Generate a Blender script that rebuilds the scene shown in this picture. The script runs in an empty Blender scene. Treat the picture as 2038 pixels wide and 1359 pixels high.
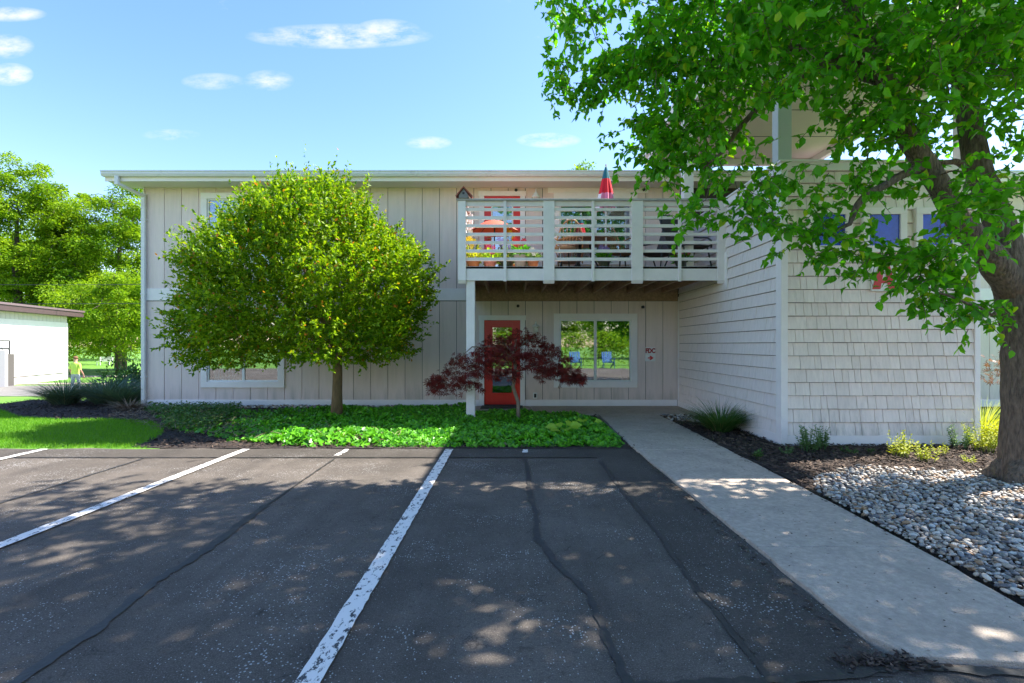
import bpy, bmesh, math, random
import numpy as np
from mathutils import Vector, Matrix
random.seed(7); RNG = np.random.default_rng(7)
S = bpy.context.scene; C = S.collection
# ------------------------------------------------------------------ camera
F = 1000.0; CX = 1019.0; HY = 686.0; EYE = 1.47
cam_d = bpy.data.cameras.new('camera'); cam = bpy.data.objects.new('camera', cam_d); C.objects.link(cam)
cam.location = (0, 0, EYE); cam.rotation_euler = (math.pi/2, 0, 0)
cam_d.sensor_width = 36; cam_d.lens = 36*F/2038; cam_d.shift_y = (HY-679.5)/2038
cam_d.clip_end = 2000; cam_d.clip_start = 0.05; S.camera = cam
# ------------------------------------------------------------------ sun, sky, exposure
SUN = Vector((0.67, 0.24, 1.0)).normalized()
ELEV = math.asin(SUN.z); AZ = math.atan2(SUN.x, SUN.y)
sd = bpy.data.lights.new('sun', 'SUN'); so = bpy.data.objects.new('sun', sd); C.objects.link(so)
sd.energy = 3.2; sd.angle = math.radians(0.53); sd.color = (1, .95, .87)
so.rotation_euler = SUN.to_track_quat('Z', 'Y').to_euler(); so.location = (20, 8, 30)
wd = bpy.data.worlds.new('World'); S.world = wd; wd.use_nodes = True
wn = wd.node_tree; wn.nodes.clear()
def WN(t, **k):
    n = wn.nodes.new(t)
    for a, b in k.items(): setattr(n, a, b)
    return n
sky = WN('ShaderNodeTexSky', sky_type='NISHITA'); sky.sun_disc = False
sky.sun_elevation = ELEV; sky.sun_rotation = AZ; sky.air_density = 1.0; sky.dust_density = .4; sky.ozone_density = 2.0
tc = WN('ShaderNodeTexCoord'); sep = WN('ShaderNodeSeparateXYZ'); wn.links.new(tc.outputs['Generated'], sep.inputs[0])
mx = WN('ShaderNodeMath', operation='MAXIMUM'); wn.links.new(sep.outputs['Z'], mx.inputs[0]); mx.inputs[1].default_value = 0.0
ad = WN('ShaderNodeMath', operation='ADD'); wn.links.new(mx.outputs[0], ad.inputs[0]); ad.inputs[1].default_value = .12
dv = WN('ShaderNodeVectorMath', operation='DIVIDE'); cb = WN('ShaderNodeCombineXYZ')
for i in range(3): wn.links.new(ad.outputs[0], cb.inputs[i])
wn.links.new(tc.outputs['Generated'], dv.inputs[0]); wn.links.new(cb.outputs[0], dv.inputs[1])
mp = WN('ShaderNodeMapping'); mp.inputs['Location'].default_value = (3.1, 1.7, 0); mp.inputs['Scale'].default_value = (1.0, 1.25, 0.0)
wn.links.new(dv.outputs[0], mp.inputs['Vector'])
nz = WN('ShaderNodeTexNoise'); nz.inputs['Scale'].default_value = 1.7; nz.inputs['Detail'].default_value = 8; nz.inputs['Roughness'].default_value = .62
wn.links.new(mp.outputs[0], nz.inputs['Vector'])
cr = WN('ShaderNodeValToRGB'); cr.color_ramp.elements[0].position = .66; cr.color_ramp.elements[1].position = .92
wn.links.new(nz.outputs['Fac'], cr.inputs[0])
hs = WN('ShaderNodeHueSaturation'); hs.inputs['Saturation'].default_value = 1.22; hs.inputs['Value'].default_value = 1.0
wn.links.new(sky.outputs[0], hs.inputs['Color'])
# a handful of thin fair-weather clouds, each a soft patch of sky directions broken up by noise
def WM(op, a, b=None, clamp=False):
    n = WN('ShaderNodeMath', operation=op); n.use_clamp = clamp
    for i, v in enumerate((a, b)):
        if v is None: continue
        if isinstance(v, (int, float)): n.inputs[i].default_value = v
        else: wn.links.new(v, n.inputs[i])
    return n.outputs[0]
yc = WM('MAXIMUM', sep.outputs['Y'], .05); cu_ = WM('DIVIDE', sep.outputs['X'], yc); cv_ = WM('DIVIDE', sep.outputs['Z'], yc)
cuv = WN('ShaderNodeCombineXYZ'); wn.links.new(cu_, cuv.inputs[0]); wn.links.new(cv_, cuv.inputs[1])
cmp_ = WN('ShaderNodeMapping'); cmp_.inputs['Scale'].default_value = (13, 30, 1); wn.links.new(cuv.outputs[0], cmp_.inputs[0])
cn_ = WN('ShaderNodeTexNoise'); cn_.inputs['Scale'].default_value = 1.0; cn_.inputs['Detail'].default_value = 9; cn_.inputs['Roughness'].default_value = .66; wn.links.new(cmp_.outputs[0], cn_.inputs['Vector'])
tot = None
for px, py, a, b, s in ((675, 72, 190, 26, .9), (770, 62, 70, 26, .8), (10, 92, 60, 26, .9), (20, 148, 48, 24, 1.), (425, 162, 66, 18, .5), (535, 160, 52, 22, .65), (853, 284, 48, 14, .8), (1092, 279, 66, 16, .85), (340, 268, 60, 12, .5), (20, 28, 75, 16, .7)):
    du = WM('DIVIDE', WM('SUBTRACT', cu_, (px-1019)/1000), a/1000); dw = WM('DIVIDE', WM('SUBTRACT', cv_, (686-py)/1000), b/1000)
    d2 = WM('ADD', WM('MULTIPLY', du, du), WM('MULTIPLY', dw, dw)); q_ = WM('MULTIPLY', WM('MAXIMUM', WM('SUBTRACT', 1.0, d2), 0.0), s)
    tot = q_ if tot is None else WM('MAXIMUM', tot, q_)
cm_ = WM('MULTIPLY', WM('POWER', tot, .8), WM('SUBTRACT', WM('MULTIPLY', cn_.outputs['Fac'], 4.6), 1.72), True)
cm_ = WM('MULTIPLY', cm_, WM('GREATER_THAN', tot, 0.001)); cm_ = WM('MULTIPLY', cm_, WM('GREATER_THAN', sep.outputs['Y'], .06)); cfac = WM('MAXIMUM', WM('MULTIPLY', cm_, .72), cr.outputs[0])
mixc = WN('ShaderNodeMix', data_type='RGBA'); wn.links.new(cfac, mixc.inputs['Factor'])
tn = WN('ShaderNodeVectorMath', operation='MULTIPLY'); wn.links.new(hs.outputs[0], tn.inputs[0]); tn.inputs[1].default_value = (.94, .77, .75); wn.links.new(tn.outputs[0], mixc.inputs['A']); mixc.inputs['B'].default_value = (2.75, 2.6, 2.65, 1)
bg = WN('ShaderNodeBackground'); bg.inputs[1].default_value = .115
wn.links.new(mixc.outputs['Result'], bg.inputs[0])
wo = WN('ShaderNodeOutputWorld'); wn.links.new(bg.outputs[0], wo.inputs[0])
S.view_settings.view_transform = 'Standard'; S.view_settings.look = 'None'; S.view_settings.gamma = 1
S.view_settings.use_curve_mapping = False; S.view_settings.exposure = 2.14
# ------------------------------------------------------------------ helpers
def W(px, py, Y): return Vector(((px-CX)*Y/F, Y, EYE+(HY-py)*Y/F))
def GP(px, py, z=0.0):
    Y = (EYE-z)*F/(py-HY); return Vector(((px-CX)*Y/F, Y, z))
def org(p):
    v = Vector((0, 0, 0))
    while p is not None: v += p.location; p = p.parent
    return v
def tag(o, label=None, cat=None, group=None, kind=None):
    if label: o['label'] = label
    if cat: o['category'] = cat
    if group: o['group'] = group
    if kind: o['kind'] = kind
    return o
def empty(name, loc, label=None, cat=None, group=None):
    o = bpy.data.objects.new(name, None); o.empty_display_size = .1; C.objects.link(o); o.location = loc
    return tag(o, label, cat, group)
def link(name, me, parent=None, mat=None, loc=None):
    o = bpy.data.objects.new(name, me); C.objects.link(o)
    if parent: o.parent = parent
    if mat and not me.materials: me.materials.append(mat)
    if loc is not None: o.location = loc
    return o
class MB:
    def __init__(s): s.v = []; s.f = []; s.m = []
    def add(s, vs, fs, mi=0):
        b = len(s.v); s.v += [tuple(v) for v in vs]; s.f += [tuple(i+b for i in f) for f in fs]; s.m += [mi]*len(fs); return s
    def box(s, x0, x1, y0, y1, z0, z1, mi=0):
        vs = [(x, y, z) for z in (z0, z1) for y in (y0, y1) for x in (x0, x1)]
        return s.add(vs, [(0, 2, 3, 1), (4, 5, 7, 6), (0, 1, 5, 4), (2, 6, 7, 3), (0, 4, 6, 2), (1, 3, 7, 5)], mi)
    def bar(s, a, b, w, h, mi=0, up=(0, 0, 1)):
        a = Vector(a); b = Vector(b); d = (b-a).normalized(); u = Vector(up)
        if abs(d.dot(u)) > .99: u = Vector((0, 1, 0))
        r = d.cross(u).normalized(); u = r.cross(d)
        vs = [p+r*(sx*w/2)+u*(sz*h/2) for p in (a, b) for sz in (-1, 1) for sx in (-1, 1)]
        return s.add(vs, [(0, 1, 3, 2), (4, 6, 7, 5), (0, 4, 5, 1), (2, 3, 7, 6), (0, 2, 6, 4), (1, 5, 7, 3)], mi)
    def tube(s, pts, rad, n=8, mi=0, cap=True):
        pts = [Vector(p) for p in pts]; k = len(pts)
        if not hasattr(rad, '__len__'): rad = [rad]*k
        b = len(s.v); ref = None
        for i, p in enumerate(pts):
            d = (pts[min(i+1, k-1)]-pts[max(i-1, 0)])
            d = d.normalized() if d.length > 1e-7 else Vector((0, 0, 1))
            if ref is None:
                ref = d.orthogonal().normalized()
            ref = (ref-d*ref.dot(d)); ref = ref.normalized() if ref.length > 1e-6 else d.orthogonal().normalized()
            q = d.cross(ref)
            for j in range(n):
                a = 2*math.pi*j/n; s.v.append(tuple(p+(ref*math.cos(a)+q*math.sin(a))*rad[i]))
        for i in range(k-1):
            for j in range(n):
                s.f.append((b+i*n+j, b+i*n+(j+1) % n, b+(i+1)*n+(j+1) % n, b+(i+1)*n+j)); s.m.append(mi)
        if cap:
            s.f.append(tuple(b+j for j in reversed(range(n)))); s.m.append(mi)
            s.f.append(tuple(b+(k-1)*n+j for j in range(n))); s.m.append(mi)
        return s
    def lathe(s, c, prof, n=20, mi=0):
        c = Vector(c); b = len(s.v); k = len(prof)
        for r, z in prof:
            for j in range(n):
                a = 2*math.pi*j/n; s.v.append((c.x+r*math.cos(a), c.y+r*math.sin(a), c.z+z))
        for i in range(k-1):
            for j in range(n):
                s.f.append((b+i*n+j, b+i*n+(j+1) % n, b+(i+1)*n+(j+1) % n, b+(i+1)*n+j)); s.m.append(mi)
        s.f.append(tuple(b+j for j in reversed(range(n)))); s.m.append(mi)
        s.f.append(tuple(b+(k-1)*n+j for j in range(n))); s.m.append(mi)
        return s
    def prism(s, poly, y0, y1, mi=0):           # polygon in x,z extruded along y
        n = len(poly); vs = [(x, y0, z) for x, z in poly]+[(x, y1, z) for x, z in poly]
        return s.add(vs, [tuple(range(n)), tuple(reversed(range(n, 2*n)))]+[(i, i+n, (i+1) % n+n, (i+1) % n) for i in range(n)], mi)
    def slab(s, poly, z0, z1, mi=0):            # polygon in x,y extruded along z
        n = len(poly); vs = [(x, y, z0) for x, y in poly]+[(x, y, z1) for x, y in poly]
        return s.add(vs, [tuple(reversed(range(n))), tuple(range(n, 2*n))]+[(i, (i+1) % n, (i+1) % n+n, i+n) for i in range(n)], mi)
    def build(s, name, mat, parent=None, smooth=False, bevel=0, loc=None):
        o0 = Vector(loc) if loc is not None else org(parent)
        me = bpy.data.meshes.new(name)
        me.from_pydata([(v[0]-o0.x, v[1]-o0.y, v[2]-o0.z) for v in s.v], [], s.f)
        for m in (mat if isinstance(mat, (list, tuple)) else [mat]): me.materials.append(m)
        me.polygons.foreach_set('material_index', s.m)
        bm = bmesh.new(); bm.from_mesh(me); bmesh.ops.recalc_face_normals(bm, faces=bm.faces); bm.to_mesh(me); bm.free()
        if smooth: me.polygons.foreach_set('use_smooth', [True]*len(me.polygons))
        o = link(name, me, parent)
        if loc is not None: o.location = loc
        if bevel:
            md = o.modifiers.new('bevel', 'BEVEL'); md.width = bevel; md.segments = 2; md.limit_method = 'ANGLE'
        return o
# ------------------------------------------------------------------ materials
MATS = {}
def mat(name, col, rough=.7, var=.0, vscale=3., bump=0., bscale=60., spec=.5, metal=0., stretch=(1, 1, 1), dirt=None, dscale=1.5, dthr=(.55, .75), coat=0., objvar=0., basedirt=0.):
    m = bpy.data.materials.new(name); m.use_nodes = True; t = m.node_tree; N = t.nodes; L = t.links
    b = N['Principled BSDF']; b.inputs['Roughness'].default_value = rough; b.inputs['Metallic'].default_value = metal
    b.inputs['Specular IOR Level'].default_value = spec
    b.inputs['Coat Weight'].default_value = coat
    b.inputs['Base Color'].default_value = (*col, 1)
    g = N.new('ShaderNodeNewGeometry'); mpn = N.new('ShaderNodeMapping'); mpn.inputs['Scale'].default_value = stretch
    L.new(g.outputs['Position'], mpn.inputs['Vector']); vec = mpn.outputs[0]
    last = None
    if var:
        n = N.new('ShaderNodeTexNoise'); n.inputs['Scale'].default_value = vscale; n.inputs['Detail'].default_value = 7; n.inputs['Roughness'].default_value = .65
        L.new(vec, n.inputs['Vector'])
        x = N.new('ShaderNodeMix'); x.data_type = 'RGBA'; x.clamp_factor = True
        r = N.new('ShaderNodeMapRange'); r.inputs[1].default_value = .3; r.inputs[2].default_value = .7; L.new(n.outputs['Fac'], r.inputs[0])
        L.new(r.outputs[0], x.inputs['Factor'])
        x.inputs['A'].default_value = (*[c*(1-var) for c in col], 1); x.inputs['B'].default_value = (*[min(1, c*(1+var)) for c in col], 1)
        last = x.outputs['Result']
    if dirt:
        n2 = N.new('ShaderNodeTexNoise'); n2.inputs['Scale'].default_value = dscale; n2.inputs['Detail'].default_value = 10; n2.inputs['Roughness'].default_value = .75
        L.new(vec, n2.inputs['Vector'])
        if basedirt:
            sz_ = N.new('ShaderNodeSeparateXYZ'); L.new(g.outputs['Position'], sz_.inputs[0]); rz = N.new('ShaderNodeMapRange'); rz.inputs[1].default_value = .15; rz.inputs[2].default_value = .55; rz.inputs[3].default_value = basedirt; rz.inputs[4].default_value = 0; L.new(sz_.outputs['Z'], rz.inputs[0])
            ab = N.new('ShaderNodeMath'); ab.operation = 'ADD'; L.new(n2.outputs['Fac'], ab.inputs[0]); L.new(rz.outputs[0], ab.inputs[1])
        r2 = N.new('ShaderNodeMapRange'); r2.inputs[1].default_value = dthr[0]; r2.inputs[2].default_value = dthr[1]; L.new(ab.outputs[0] if basedirt else n2.outputs['Fac'], r2.inputs[0])
        x2 = N.new('ShaderNodeMix'); x2.data_type = 'RGBA'; L.new(r2.outputs[0], x2.inputs['Factor'])
        if last: L.new(last, x2.inputs['A'])
        else: x2.inputs['A'].default_value = (*col, 1)
        x2.inputs['B'].default_value = (*dirt, 1); last = x2.outputs['Result']
    if objvar:
        oi = N.new('ShaderNodeObjectInfo'); ro = N.new('ShaderNodeMapRange'); ro.inputs[3].default_value = 1-objvar; ro.inputs[4].default_value = 1+objvar*.6; L.new(oi.outputs['Random'], ro.inputs[0])
        vm = N.new('ShaderNodeVectorMath'); vm.operation = 'SCALE'; L.new(last, vm.inputs[0]); L.new(ro.outputs[0], vm.inputs['Scale']); last = vm.outputs[0]
    if last: L.new(last, b.inputs['Base Color'])
    if bump:
        n3 = N.new('ShaderNodeTexNoise'); n3.inputs['Scale'].default_value = bscale; n3.inputs['Detail'].default_value = 6
        L.new(vec, n3.inputs['Vector'])
        bp = N.new('ShaderNodeBump'); bp.inputs['Strength'].default_value = min(1, bump); bp.inputs['Distance'].default_value = .01 if bump < 1 else .05
        L.new(n3.outputs['Fac'], bp.inputs['Height']); L.new(bp.outputs[0], b.inputs['Normal'])
    MATS[name] = m
    return m
def leafmat(name, c1, c2, trans=.5, rough=.45, c3=None, spec=.4, tboost=(1.5, 1.45, .6)):
    m = bpy.data.materials.new(name); m.use_nodes = True; t = m.node_tree; N = t.nodes; L = t.links
    b = N['Principled BSDF']; b.inputs['Roughness'].default_value = rough; b.inputs['Specular IOR Level'].default_value = spec
    a = N.new('ShaderNodeAttribute'); a.attribute_name = 'tint'
    r = N.new('ShaderNodeValToRGB'); e = r.color_ramp.elements; e[0].color = (*c1, 1); e[1].color = (*c2, 1)
    if c3: e[1].position = .9; n = e.new(.97); n.color = (*c3, 1)
    L.new(a.outputs['Fac'], r.inputs[0]); L.new(r.outputs[0], b.inputs['Base Color'])
    tr = N.new('ShaderNodeBsdfTranslucent'); mlt = N.new('ShaderNodeVectorMath'); mlt.operation = 'MULTIPLY'
    L.new(r.outputs[0], mlt.inputs[0]); mlt.inputs[1].default_value = tboost; L.new(mlt.outputs[0], tr.inputs[0])
    ms = N.new('ShaderNodeMixShader'); ms.inputs[0].default_value = trans
    L.new(b.outputs[0], ms.inputs[1]); L.new(tr.outputs[0], ms.inputs[2]); L.new(ms.outputs[0], N['Material Output'].inputs[0])
    return m
def glassmat(name, refl=.35, tint=(.8, .85, .85)):
    m = bpy.data.materials.new(name); m.use_nodes = True; t = m.node_tree; N = t.nodes; L = t.links
    N.remove(N['Principled BSDF'])
    gl = N.new('ShaderNodeBsdfGlossy'); gl.inputs['Roughness'].default_value = .015; gl.inputs['Color'].default_value = (.95, .97, 1, 1)
    tp = N.new('ShaderNodeBsdfTransparent'); tp.inputs[0].default_value = (*tint, 1)
    fr = N.new('ShaderNodeFresnel'); fr.inputs[0].default_value = 1.5
    ad = N.new('ShaderNodeMath'); ad.operation = 'ADD'; ad.use_clamp = True; ad.inputs[1].default_value = refl; L.new(fr.outputs[0], ad.inputs[0])
    n = N.new('ShaderNodeTexNoise'); n.inputs['Scale'].default_value = 1.3
    bp = N.new('ShaderNodeBump'); bp.inputs['Strength'].default_value = .05; bp.inputs['Distance'].default_value = .02; L.new(n.outputs['Fac'], bp.inputs['Height']); L.new(bp.outputs[0], gl.inputs['Normal'])
    ms = N.new('ShaderNodeMixShader'); L.new(ad.outputs[0], ms.inputs[0]); L.new(tp.outputs[0], ms.inputs[1]); L.new(gl.outputs[0], ms.inputs[2])
    L.new(ms.outputs[0], N['Material Output'].inputs[0]); return m
siding = mat('siding_paint', (.80, .655, .605), .75, var=.07, vscale=2.2, bump=.35, bscale=45, stretch=(6, 6, .5), dirt=(.42, .37, .32), dscale=1.1, dthr=(.56, .92), objvar=.05, basedirt=.22)
trim = mat('trim_paint', (.88, .82, .80), .6, var=.05, vscale=3, bump=.12, bscale=40, dirt=(.45, .42, .40), dscale=2.0, dthr=(.66, .9))
railp = mat('rail_paint', (.83, .77, .76), .65, var=.06, vscale=4, bump=.25, bscale=30, dirt=(.20, .18, .17), dscale=7, dthr=(.735, .76))
shing = mat('shingle_paint', (.87, .76, .69), .8, var=.09, vscale=5, bump=.5, bscale=30, stretch=(5, 5, .6), dirt=(.42, .38, .34), dscale=2, dthr=(.58, .9), objvar=.07, basedirt=.16)
shing2 = mat('shingle_paint_side', (.84, .75, .71), .8, var=.08, vscale=5, bump=.4, bscale=30, stretch=(5, 5, .6), dirt=(.42, .38, .34), dscale=2, dthr=(.62, .9))
dark = mat('dark_gap', (.05, .045, .04), .9)
gutterm = mat('gutter_metal', (.70, .70, .70), .35, var=.05, vscale=2, dirt=(.5, .48, .45), dscale=3)
soffitm = mat('soffit_paint', (.72, .68, .63), .8, var=.04, vscale=2)
ceilm = mat('canopy_ceiling_paint', (.90, .78, .70), .85, var=.03, vscale=1)
redp = mat('red_door_paint', (.66, .026, .018), .35, var=.08, vscale=2, spec=.5)
joistm = mat('weathered_joist', (.38, .235, .14), .85, var=.35, vscale=6, bump=.4, bscale=40, stretch=(4, .6, 4))
glass = glassmat('window_glass', .26)
glass_b = glassmat('window_glass_upper', .18)
blindm = mat('blind_slat', (.72, .75, .78), .5)
roomm = mat('dark_room', (.05, .05, .05), .9)
whitem = mat('white_metal', (.78, .78, .76), .4, var=.04, vscale=8)
blackm = mat('black_metal', (.025, .025, .028), .45)
brassm = mat('brass', (.45, .32, .12), .3, metal=1)
concrete = mat('concrete', (.45, .37, .295), .9, var=.22, vscale=24, bump=.8, bscale=110, dirt=(.28, .235, .19), dscale=2.2, dthr=(.46, .80))
barkp = mat('pear_bark', (.15, .11, .08), .95, var=.6, vscale=10, bump=1., bscale=9, stretch=(4, 4, .9), dirt=(.16, .14, .03), dscale=1.6, dthr=(.58, .78))
barkr = mat('crabapple_bark', (.19, .125, .06), .9, var=.35, vscale=10, bump=.8, bscale=25, stretch=(2, 2, .6))
barkm = mat('maple_bark', (.27, .21, .16), .85, var=.3, vscale=14, bump=.5, bscale=40)
barkg = mat('forest_bark', (.09, .07, .055), .95, var=.3, vscale=3)
mulchm = mat('mulch_soil', (.045, .032, .026), .95, var=.5, vscale=14, bump=1., bscale=35)
chipm = leafmat('bark_chip', (.028, .018, .014), (.15, .10, .07), 0., .9)
grassm = mat('grass_ground', (.09, .23, .015), .9, var=.3, vscale=1.2, bump=.8, bscale=40, dirt=(.15, .27, .02), dscale=.5, dthr=(.45, .7))
L_pear = leafmat('pear_leaf', (.06, .27, .008), (.15, .45, .014), .55, .45, c3=(.34, .50, .02), spec=.35)
L_pear2 = leafmat('pear_leaf_front', (.065, .27, .008), (.15, .45, .014), .55, .42, spec=.35)
L_round = leafmat('crabapple_leaf', (.05, .17, .006), (.31, .44, .010), .45, .45, c3=(.48, .20, .03), spec=.25)
L_maple = leafmat('purple_maple_leaf', (.075, .010, .009), (.22, .030, .020), .4, .55, tboost=(2.2, .8, .7), spec=.25)
L_far = leafmat('forest_leaf', (.075, .19, .006), (.30, .44, .016), .46, .6, spec=.2)
L_ivy = leafmat('ivy_leaf', (.03, .17, .008), (.17, .52, .02), .25, .4, spec=.45)
L_lawn = leafmat('lawn_blade', (.08, .25, .010), (.18, .38, .016), .4, .6)
L_blue = leafmat('blue_grass_blade', (.07, .125, .085), (.14, .21, .13), .25, .5, c3=(.3, .26, .15))
L_fount = leafmat('green_grass_blade', (.045, .125, .025), (.10, .22, .05), .3, .5, c3=(.30, .27, .13))
L_sage = leafmat('sage_leaf', (.10, .20, .07), (.19, .31, .12), .3, .6)
L_gold = leafmat('golden_leaf', (.30, .36, .03), (.48, .50, .06), .4, .6)
L_hosta = leafmat('hosta_leaf', (.26, .46, .02), (.36, .56, .05), .35, .45)
L_dry = leafmat('dry_stem', (.16, .11, .07), (.33, .25, .16), 0., .9)
# asphalt
def asphalt(name, base, old, speck, cracks=True):
    m = bpy.data.materials.new(name); m.use_nodes = True; t = m.node_tree; N = t.nodes; L = t.links; b = N['Principled BSDF']
    b.inputs['Roughness'].default_value = .88; b.inputs['Specular IOR Level'].default_value = .3
    g = N.new('ShaderNodeNewGeometry'); pos = g.outputs['Position']
    def noise(sc, de=5, ro=.6, v=None):
        n = N.new('ShaderNodeTexNoise'); n.inputs['Scale'].default_value = sc; n.inputs['Detail'].default_value = de; n.inputs['Roughness'].default_value = ro
        L.new(v or pos, n.inputs['Vector']); return n.outputs['Fac']
    def rng(x, a, c, d=0., e=1.):
        r = N.new('ShaderNodeMapRange'); r.inputs[1].default_value = a; r.inputs[2].default_value = c; r.inputs[3].default_value = d; r.inputs[4].default_value = e
        L.new(x, r.inputs[0]); return r.outputs[0]
    def mixc(f, a, c):
        x = N.new('ShaderNodeMix'); x.data_type = 'RGBA'; L.new(f, x.inputs['Factor'])
        for k, q in (('A', a), ('B', c)):
            if isinstance(q, tuple): x.inputs[k].default_value = (*q, 1)
            else: L.new(q, x.inputs[k])
        return x.outputs['Result']
    def mul(a, c):
        x = N.new('ShaderNodeMath'); x.operation = 'MULTIPLY'; L.new(a, x.inputs[0])
        if isinstance(c, float): x.inputs[1].default_value = c
        else: L.new(c, x.inputs[1])
        return x.outputs[0]
    col = mixc(rng(noise(.7, 8, .7), .42, .66), base, old)
    col = mixc(mul(rng(noise(140, 3, .7), .5, .75), .6), col, tuple(min(1, c*2.4) for c in old)); col = mixc(mul(rng(noise(38, 4, .75), .52, .72), .65), col, tuple(c*.35 for c in base))
    # tyre-polished tracks and oil drips along the bays
    mt_ = N.new('ShaderNodeMapping'); mt_.inputs['Scale'].default_value = (2.2, .22, 1); L.new(pos, mt_.inputs[0]); col = mixc(mul(rng(noise(1., 6, .6, mt_.outputs[0]), .50, .70), .45), col, tuple(c*.5 for c in base)); col = mixc(mul(rng(noise(3.1, 3, .5), .70, .76), .7), col, tuple(c*.3 for c in base))
    # light aggregate specks, denser where the seal coat has worn off
    v = N.new('ShaderNodeTexVoronoi'); v.inputs['Scale'].default_value = 60; L.new(pos, v.inputs['Vector'])
    wear = rng(noise(1.1, 6, .7), .45, .68)
    sp = N.new('ShaderNodeMath'); sp.operation = 'LESS_THAN'; L.new(v.outputs['Distance'], sp.inputs[0]); L.new(rng(wear, 0, 1, .10, .40), sp.inputs[1])
    cs = N.new('ShaderNodeSeparateColor'); L.new(v.outputs['Color'], cs.inputs[0])
    keep = N.new('ShaderNodeMath'); keep.operation = 'GREATER_THAN'; L.new(cs.outputs[0], keep.inputs[0]); keep.inputs[1].default_value = .5
    col = mixc(mul(mul(sp.outputs[0], keep.outputs[0]), speck), col, (.42, .41, .39))
    h = noise(90, 4, .7)
    if cracks:
        dist = N.new('ShaderNodeMix'); dist.data_type = 'RGBA'; dist.inputs['Factor'].default_value = .3
        nn = N.new('ShaderNodeTexNoise'); nn.inputs['Scale'].default_value = 3.5; nn.inputs['Detail'].default_value = 6; L.new(pos, nn.inputs['Vector'])
        L.new(pos, dist.inputs['A']); L.new(nn.outputs['Color'], dist.inputs['B'])
        for sc, w, th in ((3.2, .016, .55), (15., .035, .56)):
            vc = N.new('ShaderNodeTexVoronoi'); vc.feature = 'DISTANCE_TO_EDGE'; vc.inputs['Scale'].default_value = sc; L.new(dist.outputs['Result'], vc.inputs['Vector'])
            cm = mul(rng(vc.outputs['Distance'], 0, w, 1, 0), rng(noise(1.6 if sc < 10 else 2.7, 4), th, th+.08))
            col = mixc(mul(cm, .7), col, (.014, .014, .015))
    L.new(col, b.inputs['Base Color'])
    bp = N.new('ShaderNodeBump'); bp.inputs['Strength'].default_value = .8; bp.inputs['Distance'].default_value = .006
    L.new(h, bp.inputs['Height']); L.new(bp.outputs[0], b.inputs['Normal'])
    return m
asph = asphalt('asphalt', (.078, .065, .053), (.140, .117, .096), .9)
asph_new = asphalt('asphalt_new', (.058, .049, .040), (.085, .072, .06), .7, True)
sealm = mat('crack_sealant', (.034, .031, .028), .6, var=.3, vscale=20, bump=.3, bscale=50)
def paintmat():
    m = bpy.data.materials.new('worn_line_paint'); m.use_nodes = True; t = m.node_tree; N = t.nodes; L = t.links; b = N['Principled BSDF']
    b.inputs['Roughness'].default_value = .8; g = N.new('ShaderNodeNewGeometry')
    n = N.new('ShaderNodeTexNoise'); n.inputs['Scale'].default_value = 26; n.inputs['Detail'].default_value = 8; n.inputs['Roughness'].default_value = .75
    mpn = N.new('ShaderNodeMapping'); mpn.inputs['Scale'].default_value = (1, .55, 1); L.new(g.outputs['Position'], mpn.inputs[0]); L.new(mpn.outputs[0], n.inputs['Vector'])
    r = N.new('ShaderNodeMapRange'); r.inputs[1].default_value = .545; r.inputs[2].default_value = .575; L.new(n.outputs['Fac'], r.inputs[0])
    x = N.new('ShaderNodeMix'); x.data_type = 'RGBA'; L.new(r.outputs[0], x.inputs['Factor']); x.inputs['A'].default_value = (.76, .71, .65, 1); x.inputs['B'].default_value = (.06, .06, .062, 1)
    L.new(x.outputs['Result'], b.inputs['Base Color']); return m
linep = paintmat()
# ------------------------------------------------------------------ instanced-by-numpy foliage
T_PEAR = (np.array([(0, 0, 0), (0, .42, -.03), (0, 1, -.12), (.33, .28, .07), (.29, .60, .05), (-.33, .28, .07), (-.29, .60, .05)]), [(0, 3, 1), (1, 3, 4), (1, 4, 2), (0, 1, 5), (1, 6, 5), (1, 2, 6)])
T_PEARB = (T_PEAR[0]*np.array([.82, 1, 1])+np.array([(0, 0, 0), (.04, 0, .03), (.16, -.06, -.22), (0, 0, .10), (0, 0, .02), (0, 0, .02), (0, 0, .12)]), T_PEAR[1])
T_LEAF = (np.array([(0, 0, 0), (.27, .45, .09), (0, 1, -.03), (-.27, .45, .09)]), [(0, 1, 2), (0, 2, 3)])
T_BLADE = (np.array([(-.5, 0, 0), (.5, 0, 0), (.32, .55, .10), (-.32, .55, .10), (0, 1, .0)]), [(0, 1, 2), (0, 2, 3), (3, 2, 4)])
T_CHIP = (np.array([(-.5, 0, 0), (.5, .05, .02), (.4, 1, .05), (-.45, .9, 0)]), [(0, 1, 2), (0, 2, 3)])
def _ivy():
    a = [(0, 0, .0)]; 
    for ang, r in ((-150, .5), (-100, .62), (-60, .42), (-25, .62), (20, .5), (90-20, .62), (90, .72), (110, .62), (160, .5), (205, .62)):
        pass
    per = [(-.10, -.05), (-.42, -.12), (-.55, .22), (-.36, .36), (-.38, .66), (0, 1), (.38, .66), (.36, .36), (.55, .22), (.42, -.12), (.10, -.05)]
    v = [(0, .3, -.05)]+[(x, y, .05*abs(x)) for x, y in per]
    return np.array(v), [(0, i+1, i) for i in range(1, len(per))]
T_IVY = _ivy()
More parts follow.
